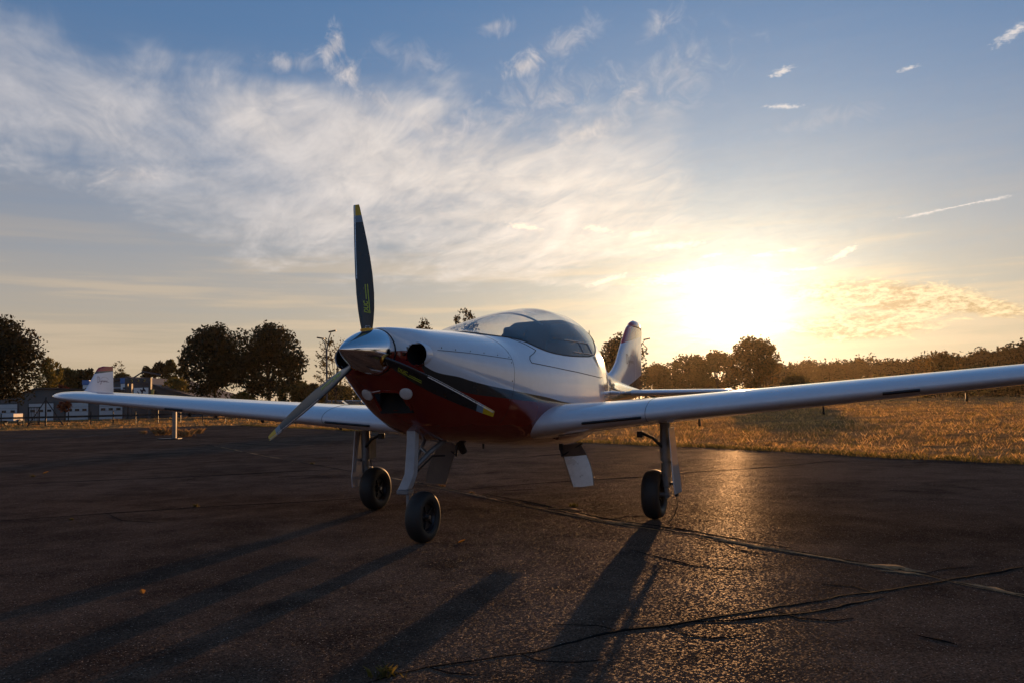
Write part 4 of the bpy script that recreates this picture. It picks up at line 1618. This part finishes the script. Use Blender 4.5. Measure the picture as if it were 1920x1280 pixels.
def tree(px_, dist, top, halfw, mat, label, bottom=None, shape='round', leaves=5000, size=.15, nclump=60, clump=.16, seed=1, trunk=.13, group='trees beyond the apron', name='tree', base_z=0.0, stems=1):
    """tree standing at that bearing and distance; top, bottom and half width given as seen from the camera"""
    r_ = np.random.default_rng(seed)
    H = zat(px_, top, dist)
    zb = H * .25 if bottom is None else max(.15, zat(px_, bottom, dist))
    rx = halfw / FPX * dist
    root = empty(name, (xat(px_, dist), dist, base_z))
    tag(root, label, 'tree', group)
    cz, rz = (H + zb) / 2, (H - zb) / 2
    # clump centres, more of them near the outside
    C_ = []
    while len(C_) < nclump:
        u = r_.uniform(-1, 1, 3)
        q = np.linalg.norm(u)
        if (np.abs(u)**2.6).sum() > 1 or q < .2:
            continue
        if shape == 'round':
            w_ = 1.0 if u[2] < .1 else 1 - .34 * (u[2] - .1)
        elif shape == 'column':
            w_ = (1 - abs(u[2])**2.2 * .55)
        elif shape == 'cone':
            w_ = 1.05 - .62 * (u[2] + 1) / 2
        else:
            w_ = 1.0
        C_.append((u[0] * rx * w_ * .92, u[1] * rx * w_ * .92, cz + u[2] * rz * .92))
    C_ = np.array(C_)
    # lobes: a few leaders that stick out at the top
    for k in range(5):
        a_ = r_.uniform(0, 6.28)
        q = r_.uniform(.1, .75)
        C_ = np.concatenate([C_, [[math.cos(a_) * rx * q, math.sin(a_) * rx * q, cz + rz * (1.0 - .45 * q) * r_.uniform(.86, 1.02)]]])
    rad = rx * clump * 2.2 * r_.uniform(.6, 1.25, len(C_))
    V = leaf_cloud(C_, rad, leaves, size, r_)
    # loose twig leaves on the outline
    m_ = leaves // 9
    u = r_.normal(0, 1, (m_, 3))
    u /= np.linalg.norm(u, axis=1)[:, None]
    o_ = np.stack([u[:, 0] * rx, u[:, 1] * rx, cz + u[:, 2] * rz], 1) * 1.0
    V2 = leaf_cloud(o_, np.full(m_, rx * .10), m_, size * .8, r_)
    V = np.concatenate([V, V2])
    # sprigs that break the outline
    ns_ = 46 if leaves > 1000 else 14
    u = r_.normal(0, 1, (ns_, 3))
    u[:, 2] = u[:, 2] * .8 + .35
    u /= np.linalg.norm(u, axis=1)[:, None]
    sp, sr = [], []
    for q in u:
        L_ = rx * r_.uniform(.10, .30)
        b0 = np.array([q[0] * rx * .88, q[1] * rx * .88, cz + q[2] * rz * .90])
        dr_ = q * np.array([.7, .7, .8]) + np.array([0, 0, .45])
        dr_ /= np.linalg.norm(dr_)
        for k in range(5):
            sp.append(b0 + dr_ * L_ * k / 4)
            sr.append(rx * .055 * (1.25 - k * .22))
    V = np.concatenate([V, leaf_cloud(np.array(sp), np.array(sr), ns_ * (16 if leaves > 1000 else 5), size * .8, r_)])
    V[:, :, 2] = np.maximum(V[:, :, 2], .05)
    fast_mesh('crown', V, 4, mat, root)
    t = MB()
    for s_ in range(stems):
        ox = (s_ - (stems - 1) / 2) * .25
        pts = [(ox + r_.normal(0, .02), 0, -.1), (ox, 0, zb * .5), (ox * 1.2 + r_.normal(0, .05) * rx, 0, zb + .1 * rz), (r_.normal(0, .08) * rx, r_.normal(0, .08) * rx, cz), (r_.normal(0, .08) * rx, 0, H * .93)]
        t.tube(pts, [trunk * 1.25, trunk, trunk * .8, trunk * .5, trunk * .12], 8)
    for k in r_.choice(len(C_), min(16, len(C_)), replace=False):
        e_ = C_[k]
        z0 = zb * .8 + (e_[2] - zb) * .35
        mid = (e_[0] * .5, e_[1] * .5, z0 + (e_[2] - z0) * .6)
        t.tube([(0, 0, z0), mid, tuple(e_)], [trunk * .42, trunk * .26, trunk * .08], 5)
    t.build('trunk', M_BARK, root)
    return root


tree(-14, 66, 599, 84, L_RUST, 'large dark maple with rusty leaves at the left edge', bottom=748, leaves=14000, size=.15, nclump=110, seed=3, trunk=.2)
tree(90, 119, 672, 26, L_YEL, 'yellow-green tree beside the large maple, in front of the garages', bottom=748, shape='cone', leaves=3000, size=.16, seed=5)
tree(118, 125, 690, 24, L_GREEN, 'dark green tree behind the garages, left of the flue pipe', bottom=745, leaves=2600, size=.24, seed=6)
tree(158, 128, 692, 26, L_DARK, 'dark leafy tree behind the wing tip fin', bottom=745, leaves=2600, size=.24, seed=8)
tree(222, 120, 676, 13, L_OLIVE, 'nearly bare thin tree sticking up right of the wing tip fin', bottom=735, leaves=240, size=.14, nclump=24, seed=9, trunk=.06)
tree(228, 135, 699, 18, L_GREEN, 'small round tree behind the sign frame', bottom=745, leaves=1800, size=.24, seed=10)
for px_, tp_, hw_, sd, mt, lb in ((273, 685, 10, 11, L_DARK, 'leftmost poplar of the row, dark and short'), (298, 676, 15, 12, L_DARK, 'second poplar from the left in the row'), (318, 674, 13, 13, L_GREEN, 'third poplar of the row, lighter green'), (341, 674, 13, 14, L_OLIVE, 'rightmost poplar of the row, beside the twin maples')):
    tree(px_, 135, tp_, hw_, mt, lb, bottom=752, shape='column', leaves=2600, size=.22, nclump=46, clump=.2, seed=sd, group='row of poplars')
tree(330, 108, 708, 26, L_YEL, 'yellowish bush in front of the poplars', bottom=758, leaves=1700, size=.2, seed=15, trunk=.06, name='bush', group='bushes beyond the apron')
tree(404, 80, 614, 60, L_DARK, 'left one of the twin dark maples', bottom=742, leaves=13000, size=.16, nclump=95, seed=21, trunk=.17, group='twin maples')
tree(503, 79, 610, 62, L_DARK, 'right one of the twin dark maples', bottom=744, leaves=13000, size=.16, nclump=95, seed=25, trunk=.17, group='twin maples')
tree(456, 88, 735, 22, L_YEL, 'clipped yellow-green hedge bush between the trunks of the twin maples', bottom=764, leaves=1300, size=.15, seed=27, trunk=.05, name='bush', group='bushes beyond the apron')
for px_, tp_, hw_, sd, mt, lb in ((552, 712, 30, 31, L_GREEN, 'green bush right of the twin maples'), (588, 722, 26, 32, L_OLIVE, 'olive bush at the foot of the twin-arm lamp'), (640, 724, 30, 33, L_GREEN, 'low green bush behind the parked cars'), (690, 730, 26, 34, L_YEL, 'yellowish bush seen between cowling and propeller')):
    tree(px_, 100, tp_, hw_, mt, lb, bottom=766, leaves=3000, size=.19, seed=sd, trunk=.06, name='bush', group='bushes beyond the apron')
tree(628, 76, 631, 38, L_OLIVE, 'airy thin-leaved tree behind the propeller hub', bottom=752, leaves=1500, size=.11, nclump=70, clump=.13, seed=35, trunk=.09)
tree(797, 76, 599, 24, L_DARK, 'tree whose twiggy top shows just above the cowling', bottom=745, leaves=1400, size=.13, nclump=50, clump=.14, seed=36, trunk=.1)
tree(874, 74, 577, 30, L_DARK, 'tree rising behind the windscreen', bottom=745, leaves=1900, size=.13, nclump=60, clump=.14, seed=37, trunk=.1)
tree(1168, 82, 633, 46, L_DARK, 'dark tree directly behind the tail fin', bottom=752, leaves=8500, size=.16, nclump=70, seed=41, trunk=.15)
tree(1236, 112, 684, 36, L_OLIVE, 'small tree right of the tail fin', bottom=752, leaves=5000, size=.2, seed=42)
tree(1292, 104, 668, 42, L_OLIVE, 'left one of two backlit trees below the sun', bottom=752, leaves=6500, size=.19, seed=43, group='backlit trees below the sun')
tree(1346, 101, 660, 42, L_OLIVE, 'right one of two backlit trees below the sun', bottom=752, leaves=6500, size=.19, seed=44, group='backlit trees below the sun')
tree(1420, 84, 634, 44, L_AUT, 'golden backlit maple standing alone below the sun', bottom=732, leaves=8000, size=.15, nclump=80, seed=46, trunk=.13)
tree(1493, 66, 703, 25, L_GREEN, 'round green shrub right of the lone maple', bottom=742, leaves=1700, size=.13, seed=47, trunk=.05, name='shrub', group='shrubs along the field')
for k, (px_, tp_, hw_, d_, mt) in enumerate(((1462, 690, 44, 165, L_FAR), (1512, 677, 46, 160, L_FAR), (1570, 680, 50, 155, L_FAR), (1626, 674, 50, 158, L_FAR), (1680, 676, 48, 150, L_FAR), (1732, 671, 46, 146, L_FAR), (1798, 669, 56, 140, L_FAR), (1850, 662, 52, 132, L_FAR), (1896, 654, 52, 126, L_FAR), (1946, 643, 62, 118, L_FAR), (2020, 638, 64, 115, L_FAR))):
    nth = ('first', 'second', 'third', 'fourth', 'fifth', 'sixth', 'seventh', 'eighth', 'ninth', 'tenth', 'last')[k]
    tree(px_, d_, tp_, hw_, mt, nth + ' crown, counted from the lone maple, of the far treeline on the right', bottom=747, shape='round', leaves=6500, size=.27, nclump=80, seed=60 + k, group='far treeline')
tree(1766, 92, 661, 40, L_AUT, 'loose tree with upright leader in front of the far treeline', bottom=735, shape='cone', leaves=2400, size=.16, nclump=60, seed=75)
for k, (px_, tp_, lb) in enumerate(((1600, 716, 'yellow-green shrub under the far treeline, left of the red dot'), (1650, 706, 'low shrub just above the wing, middle of the right half'), (1836, 684, 'rounded shrub right of the loose tree'), (1720, 700, 'low yellow shrub at the foot of the loose tree'))):
    tree(px_, 84, tp_, 24, L_YEL if k != 2 else L_GREEN, lb.replace(', left of the red dot', ''), bottom=742, leaves=1200, size=.16, seed=80 + k, trunk=.05, name='shrub', group='shrubs along the field')
for px_, tp_, bt_, sd, lb in ((116, 722, 736, 91, 'small red-leaved tree rising behind the garage roof'), (122, 752, 770, 92, 'red-leaved shrub in front of the garage doors')):
    tree(px_, 118 if sd == 91 else 90, tp_, 12, L_RED, lb, bottom=bt_, leaves=500, size=.14, nclump=24, seed=sd, trunk=.05, name='red_shrub', group='red-leaved shrubs')

# trees behind the photographer: only their reflection shows in the polished fuselage
for k, (x_, y_, h_, w_) in enumerate(((-26, -38, 7.5, 4.2), (-14, -46, 6.0, 4.0), (-3, -50, 8.0, 4.6), (9, -44, 6.5, 4.2), (20, -40, 8.5, 4.6), (33, -30, 7.0, 4.4), (42, -14, 8.0, 4.6), (46, 2, 6.5, 4.0))):
    r_ = np.random.default_rng(300 + k)
    e = empty('tree', (x_, y_, 0))
    tag(e, 'dark tree across the apron, visible only as a reflection in the fuselage side', 'tree', 'trees reflected in the fuselage')
    cc = np.stack([r_.normal(0, w_ * .45, 30), r_.normal(0, w_ * .45, 30), h_ * .55 + r_.normal(0, h_ * .2, 30)], 1)
    fast_mesh('crown', leaf_cloud(cc, np.full(30, w_ * .35), 1500, .42, r_), 4, L_DARK, e)
    MB().tube([(0, 0, -.1), (0, 0, h_ * .4), (.1, 0, h_ * .8)], [.2, .15, .05], 7).build('trunk', M_BARK, e)

# ------------------------------------------------------------------ buildings on the left
M_WALL = simple('grey_cladding', (.085, .087, .092), .7, 0, .1, 1.5, bumps=.1)
M_WALLD = simple('dark_grey_cladding', (.055, .058, .065), .6, 0, .1, 1.5)
M_ROOF = simple('dark_roof', (.05, .045, .045), .7, 0, .15, 2)
M_DOOR = simple('white_sectional_door', (.42, .44, .47), .45, 0, .06, 2)
M_PANE = simple('dark_pane', (.012, .014, .018), .12, 0, .1, 4)
M_BLUEB = simple('blue_sign_paint', (.06, .17, .42), .45, 0, .1, 3)
M_WSIGN = simple('white_sign_board', (.70, .70, .70), .45, 0, .05, 3)
M_NAVY = simple('navy_lettering', (.012, .016, .04), .5)
M_GALV = simple('galvanised_steel', (.34, .34, .35), .4, .7, .15, 6)
M_POST = simple('weathered_post', (.19, .155, .13), .55, 0, .15, 9)
M_FENCE = simple('black_fence_steel', (.012, .012, .013), .5, .3)
M_YSIGN = simple('yellow_sign_paint', (.55, .42, .10), .5)


def slab(pts, y0, y1, name, mat, parent, smooth=False):
    """outline in x,z pushed from y0 to y1"""
    n_ = len(pts)
    mb = MB()
    mb.add([(x, y0, z) for x, z in pts] + [(x, y1, z) for x, z in pts], [tuple(range(n_)), tuple(range(n_, 2 * n_))] + [(k, (k + 1) % n_, n_ + (k + 1) % n_, n_ + k) for k in range(n_)])
    return mb.build(name, mat, parent, smooth=smooth)


D = 100.0
bx0 = xat(60, D)
garage = empty('garage_building', (bx0, D, 0))
tag(garage, 'low grey garage building with white sectional doors behind the left wing tip', 'building')


def gx_(px_):
    return xat(px_, D) - bx0


slab([(gx_(-90), 0), (gx_(250), 0), (gx_(250), zat(250, 733, D)), (gx_(165), zat(165, 731, D)), (gx_(70), zat(70, 729, D)), (gx_(34), zat(34, 740, D)), (gx_(-90), zat(-90, 770, D) + 1.4)], 0, 14, 'wall', M_WALL, garage)
MB().add([(gx_(-92), -.35, zat(-90, 770, D) + 1.42), (gx_(34), -.35, zat(34, 739.5, D)), (gx_(70), -.35, zat(70, 728, D)), (gx_(252), -.35, zat(252, 732, D)),
          (gx_(-92), 14.3, zat(-90, 770, D) + 1.42), (gx_(34), 14.3, zat(34, 739.5, D)), (gx_(70), 14.3, zat(70, 728, D)), (gx_(252), 14.3, zat(252, 732, D)),
          (gx_(-92), -.35, zat(-90, 770, D) + 1.62), (gx_(34), -.35, zat(34, 737.5, D)), (gx_(70), -.35, zat(70, 726, D)), (gx_(252), -.35, zat(252, 730, D)),
          (gx_(-92), 14.3, zat(-90, 770, D) + 1.62), (gx_(34), 14.3, zat(34, 737.5, D)), (gx_(70), 14.3, zat(70, 726, D)), (gx_(252), 14.3, zat(252, 730, D))],
         [(0, 1, 5, 4), (1, 2, 6, 5), (2, 3, 7, 6), (8, 9, 13, 12), (9, 10, 14, 13), (10, 11, 15, 14), (0, 1, 9, 8), (1, 2, 10, 9), (2, 3, 11, 10), (4, 5, 13, 12), (5, 6, 14, 13), (6, 7, 15, 14), (0, 8, 12, 4), (3, 11, 15, 7)]).build('roof', M_ROOF, garage, smooth=False)
for a_, b_ in ((-16, 33), (55, 101), (125, 166), (187, 230)):
    xa, xb = gx_(a_), gx_(b_)
    zt_ = zat(100, 755, D)
    frame = MB()
    frame.box(((xa + xb) / 2, -.03, zt_ + .07), (xb - xa + .3, .1, .14)).box((xa - .07, -.03, zt_ / 2), (.14, .1, zt_)).box((xb + .07, -.03, zt_ / 2), (.14, .1, zt_))
    door = frame.build('garage_door', M_WALLD, garage, smooth=False)
    npan = 4
    for k in range(npan):
        z0, z1 = zt_ * k / npan, zt_ * (k + 1) / npan
        MB().box(((xa + xb) / 2, -.05, (z0 + z1) / 2), (xb - xa, .06, z1 - z0 - .025)).build('door_panel', M_DOOR, door, smooth=False, bevel=.01)
    for k in range(3):
        xc = xa + (xb - xa) * (k + .5) / 3
        MB().box((xc, -.088, zt_ * .58), (.52, .02, .27)).build('door_window', M_PANE, door, smooth=False)
for px_, tp_, w_, mt, nm, lb in ((136, 713, .55, M_GALV, 'flue_pipe', 'bright steel flue pipe standing on the garage roof'), (147, 711, .85, M_WSIGN, 'roof_cabinet', 'tall white cabinet with a blue top on the garage roof'), (219, 707, .8, M_WSIGN, 'roof_cabinet', 'small blue-topped cabinet right of the wing tip fin')):
    z0 = zat(px_, 731, D)
    z1 = zat(px_, tp_, D)
    if nm == 'flue_pipe':
        o = MB().lathe([(0, .25), (z1 - z0 - .25, .25), (z1 - z0 - .22, .20), (z1 - z0 - .05, .20), (z1 - z0 - .05, .42), (z1 - z0, .36), (z1 - z0 + .06, .01)], 'z', n=14).build(nm, mt)
        o.location = (xat(px_, D), D + 3, z0 - .15)
    else:
        e = empty(nm, (xat(px_, D), D + 2, z0 - .25))
        h_ = z1 - z0 + .25
        MB().box((0, 0, h_ * .3), (w_ * .86, w_ * .8, h_ * .6)).build('cabinet', mt, e, smooth=False, bevel=.02)
        MB().box((0, 0, h_ * .81), (w_, w_ * .92, h_ * .36)).build('blue_top', M_BLUEB, e, smooth=False, bevel=.02)
        MB().box((w_ * .1, -w_ * .42, h_ * .3), (.3, .03, .25)).build('vent', M_WALLD, e, smooth=False)
        o = e
    tag(o, lb, 'flue' if nm == 'flue_pipe' else 'cabinet')

D2 = 106.0
hx0 = xat(280, D2)
hangar = empty('hangar', (hx0, D2, 0))
tag(hangar, 'grey hangar with sloping dark roof right of the wing tip fin', 'building')
hx = lambda p_: xat(p_, D2) - hx0
slab([(hx(212), 0), (hx(420), 0), (hx(420), zat(420, 760, D2)), (hx(356), zat(356, 744, D2)), (hx(287), zat(287, 724, D2)), (hx(240), zat(240, 710, D2)), (hx(212), zat(212, 714, D2))], 0, 20, 'wall', M_WALL, hangar)
rf = []
for pa, pb in (((210, 713.5), (240, 709)), ((240, 709), (287, 723)), ((287, 723), (357, 743.5)), ((357, 743.5), (424, 760))):
    za, zb2 = zat(pa[0], pa[1], D2), zat(pb[0], pb[1], D2)
    MB().add([(hx(pa[0]), -.4, za), (hx(pb[0]), -.4, zb2), (hx(pb[0]), 20.4, zb2), (hx(pa[0]), 20.4, za), (hx(pa[0]), -.4, za + .28), (hx(pb[0]), -.4, zb2 + .28), (hx(pb[0]), 20.4, zb2 + .28), (hx(pa[0]), 20.4, za + .28)],
             [(0, 1, 2, 3), (4, 5, 6, 7), (0, 1, 5, 4), (1, 2, 6, 5), (2, 3, 7, 6), (3, 0, 4, 7)]).build('roof', M_ROOF, hangar, smooth=False)
MB().box((hx(226), -.04, zat(226, 726, D2)), (hx(240) - hx(212), .06, .14)).build('cladding_strip', M_DOOR, hangar, smooth=False)

D3 = 98.0
fx0 = xat(258, D3)
frame = empty('sign_frame', (fx0, D3, 0))
tag(frame, 'dark steel portal frame carrying a white sign board', 'sign')
fx = lambda p_: xat(p_, D3) - fx0
ztop = zat(258, 708, D3)
for p_ in (238, 245, 281):
    MB().box((fx(p_), 0, ztop / 2), (.32, .4, ztop)).build('frame_post', M_WALLD, frame, smooth=False)
MB().box((fx(259), 0, ztop - .3), (fx(283) - fx(236), .5, .62)).build('frame_beam', M_WALLD, frame, smooth=False)
MB().tube([(fx(250), 0, ztop + .05), (fx(266), .2, ztop + .75), (fx(298), .6, zat(298, 702, D3))], .09, 6).build('jib', M_WALLD, frame)
for k, p_ in enumerate((248, 260, 272)):
    MB().lathe([(0, .11), (.12, .16), (.14, .01)], 'y', n=10).build('flood_lamp', M_YSIGN, frame).location = (fx(p_), -.36, ztop - .3)
zs0, zs1 = zat(266, 752, D3), zat(266, 726, D3)
board = MB().box(((fx(253) + fx(280)) / 2, -.30, (zs0 + zs1) / 2), (fx(280) - fx(253), .08, zs1 - zs0)).build('sign_board', M_WSIGN, frame, smooth=False, bevel=.01)
lv, lf = flat_text('LM', 1.0, 0, .02)
a_ = R(33)
lv = lv - lv.min(0)
sc_ = .78
lv2 = [(fx(264) + (p[0] * math.cos(a_) - p[1] * math.sin(a_)) * sc_, -.352, zat(266, 740.5, D3) + (p[0] * math.sin(a_) + p[1] * math.cos(a_)) * sc_) for p in lv]
o = MB().add(lv2, lf).build('sign_lettering', M_NAVY, board, smooth=False)
o['label'] = 'dark LM lettering, tilted upwards'
e = empty('yellow_pennant_sign', (xat(285, D3), D3, 0))
tag(e, 'small yellow sign beside the white sign board', 'sign')
z0 = zat(285, 741, D3)
MB().tube([(0, 0, 0), (0, 0, z0 + .8)], .04, 6).build('sign_post', M_FENCE, e)
MB().add([(-.28, -.06, z0 + .75), (.28, -.06, z0 + .75), (.18, -.06, z0 + .1), (-.2, -.06, z0), (-.28, -.03, z0 + .75), (.28, -.03, z0 + .75), (.18, -.03, z0 + .1), (-.2, -.03, z0)], [(0, 1, 2, 3), (4, 5, 6, 7), (0, 1, 5, 4), (1, 2, 6, 5), (2, 3, 7, 6), (3, 0, 4, 7)]).build('sign_plate', M_YSIGN, e, smooth=False)

# fence, gate and braced post
DF = 58.0
fence = empty('rail_fence', (xat(200, DF), DF, 0))
tag(fence, 'black steel rail fence running in front of the garages', 'fence')
fo = xat(200, DF)
x0, x1 = xat(-60, DF) - fo, xat(556, DF) - fo
zr_ = zat(100, 781, DF)
MB().box(((x0 + x1) / 2, 0, zr_), (x1 - x0, .07, .13)).build('rail', M_FENCE, fence, smooth=False)
MB().box(((x0 + x1) / 2, 0, zat(100, 790, DF)), (x1 - x0, .04, .04)).build('rail', M_FENCE, fence, smooth=False)
for p_ in range(-40, 560, 42):
    MB().box((xat(p_, DF) - fo, .05, .42), (.06, .06, 1.0)).build('fence_post', M_FENCE, fence, smooth=False)
e = empty('braced_post', (xat(86, 56), 56, 0))
tag(e, 'black post with two slanting braces below the wing tip', 'post')
hz = zat(86, 744, 56)
MB().tube([(0, 0, 0), (0, 0, hz)], .045, 8).build('post', M_FENCE, e)
for p_ in (52, 120):
    MB().tube([(0, 0, hz - .15), (xat(p_, 56) - xat(86, 56), 0, .0)], .035, 8).build('brace', M_FENCE, e)
e = empty('bar_gate', (xat(64, 60), 60, 0))
tag(e, 'small black gate of upright bars left of the braced post', 'gate')
gw = xat(74, 60) - xat(54, 60)
gz = zat(64, 763, 60)
MB().box((0, 0, gz), (gw, .05, .06)).build('gate_rail', M_FENCE, e, smooth=False)
MB().box((0, 0, .12), (gw, .05, .06)).build('gate_rail', M_FENCE, e, smooth=False)
for k in range(8):
    MB().box((-gw / 2 + gw * k / 7, 0, gz / 2 + .05), (.03 if 0 < k < 7 else .09, .03, gz)).build('gate_bar', M_FENCE, e, smooth=False)
e = empty('box_trailer', (xat(24, 63), 63, 0))
tag(e, 'small white box trailer behind the fence at the left edge', 'trailer')
tz = zat(24, 775, 63)
MB().box((0, 0, (tz + .32) / 2 + .02), (.95, 1.4, tz - .30)).build('trailer_body', M_DOOR, e, smooth=False, bevel=.04)
for s_ in (-1, 1):
    MB().lathe([(-.06, .06), (-.06, .2), (0, .24), (.06, .2), (.06, .06)], 'x', (s_ * .52, 0, .24), 16).build('wheel', M_RUB, e)
MB().tube([(0, -.7, .36), (0, -1.5, .38)], .03, 6).build('drawbar', M_FENCE, e)

# steel post on the apron
pp = gnd(327, 822)
post = empty('steel_post', tuple(pp), 0)
tag(post, 'short weathered steel post with base plate under the right wing', 'post')
MB().box((0, 0, .44), (.11, .10, .88)).build('post', M_POST, post, smooth=False, bevel=.012)
MB().box((-.12, -.05, .012), (.62, .34, .024)).build('base_plate', M_DARKM, post, smooth=False, bevel=.004)
MB().box((.02, 0, .90), (.18, .15, .03)).build('post_cap', M_POST, post, smooth=False, bevel=.006)


# lamp posts
def lamp_post(px_, dist, top, arms, label, r_=.07):
    H = zat(px_, top, dist)
    e = empty('street_lamp', (xat(px_, dist), dist, 0))
    tag(e, label, 'street lamp', 'street lamps')
    MB().tube([(0, 0, 0), (0, 0, H * .5), (0, 0, H * .72)], [r_, r_ * .8, r_ * .7], 8).build('pole', M_WALLD, e)
    for dx, dz in arms:
        MB().tube([(0, 0, H * .70), (dx * .12, 0, H * .80), (dx * .38, 0, H * (.90 + dz * .5)), (dx * .8, 0, H * (.97 + dz))], [r_ * .6, r_ * .5, r_ * .45, r_ * .4], 7).build('lamp_arm', M_WALLD, e)
        MB().box((dx * 1.05, 0, H * (.985 + dz)), (.55, .22, .10), Matrix.Rotation(-math.copysign(.18, dx), 3, 'Y')).build('lamp_head', M_FENCE, e, smooth=False, bevel=.02)
    return e


lamp_post(613, 62, 619, ((.42, 0), (-.42, -.075)), 'twin-arm street lamp left of the propeller hub', .085)
lamp_post(571, 150, 713, ((.3, 0),), 'tiny far street lamp between the maples and the airy tree', .08)
lamp_post(1199, 70, 634, ((.75, 0),), 'street lamp whose curved arm shows right of the tail fin')


# parked cars
M_GLASSC = simple('car_glass', (.012, .014, .016), .08, 0, .05, 3)
def car(px_, dist, rgb, label, first=[None]):
    e = empty('parked_car', (xat(px_, dist), dist, 0))
    tag(e, label, 'car', 'cars parked beyond the apron')
    mt = simple('car_paint', rgb, .2, 0, .03, 2, .6)
    body = [(-2.1, .28), (2.1, .28), (2.12, .62), (1.95, .80), (1.0, .90), (-1.9, .92), (-2.12, .70)]
    slab(body, -.86, .86, 'body', mt, e).modifiers.new('bevel', 'BEVEL').width = .07
    cab = [(1.05, .88), (.35, 1.40), (-1.2, 1.46), (-1.85, .90)]
    mb = MB()
    mb.add([(x, s_ * (.82 - (z - .88) * .28), z) for s_ in (-1, 1) for x, z in cab], [(0, 1, 2, 3), (4, 5, 6, 7), (0, 1, 5, 4), (1, 2, 6, 5), (2, 3, 7, 6), (3, 0, 4, 7)])
    mb.build('side_glass', M_GLASSC, e, smooth=False, bevel=.03)
    MB().add([(.42, -.66, 1.39), (-1.24, -.65, 1.455), (-1.24, .65, 1.455), (.42, .66, 1.39), (.36, -.62, 1.455), (-1.2, -.61, 1.52), (-1.2, .61, 1.52), (.36, .62, 1.455)],
             [(0, 1, 2, 3), (4, 5, 6, 7), (0, 1, 5, 4), (1, 2, 6, 5), (2, 3, 7, 6), (3, 0, 4, 7)]).build('roof', mt, e, smooth=False, bevel=.03)
    for x in (-1.3, 1.32):
        for s_ in (-1, 1):
            MB().lathe([(-.09, .16), (-.10, .28), (-.06, .32), (.06, .32), (.10, .28), (.09, .16), (.07, .001)], 'y', (x, s_ * .80, .32), 20).build('wheel', M_RUB, e)
    for s_ in (-1, 1):
        MB().box((2.06, s_ * .62, .68), (.10, .30, .12)).build('headlight', M_LAMP, e, smooth=False)
    return e


car(505, 86, (.55, .56, .58), 'pale parked car whose roof shows left of the lowered propeller tip, behind the twin maples')
car(549, 85, (.62, .63, .65), 'white parked car in the middle, its roof showing above the right wing')
car(636, 84, (.50, .51, .52), 'silver parked car behind the lowered propeller blade')
car(672, 88, (.60, .60, .62), 'pale parked car farthest right, beside the cowling')


# ------------------------------------------------------------------ haze: thin evening air round everything
hm = bpy.data.materials.new('evening_haze')
hm.use_nodes = True
ht = NT(hm.node_tree)
ht.n.remove(ht.n['Principled BSDF'])
pv = ht.n.new('ShaderNodeVolumePrincipled')
pv.inputs['Color'].default_value = (1.0, .80, .52, 1)
pv.inputs['Density'].default_value = .00011
pv.inputs['Anisotropy'].default_value = .78
ht.l.new(pv.outputs[0], ht.n['Material Output'].inputs['Volume'])
hz_ = MB().box((0, 0, 6.2), (2 * S + 20, 2 * S + 20, 15.0)).build('haze', hm, smooth=False)
tag(hz_, 'thin evening haze over the airfield', 'haze', kind='stuff')
sc.cycles.volume_step_rate = 4.0
sc.cycles.volume_max_steps = 64
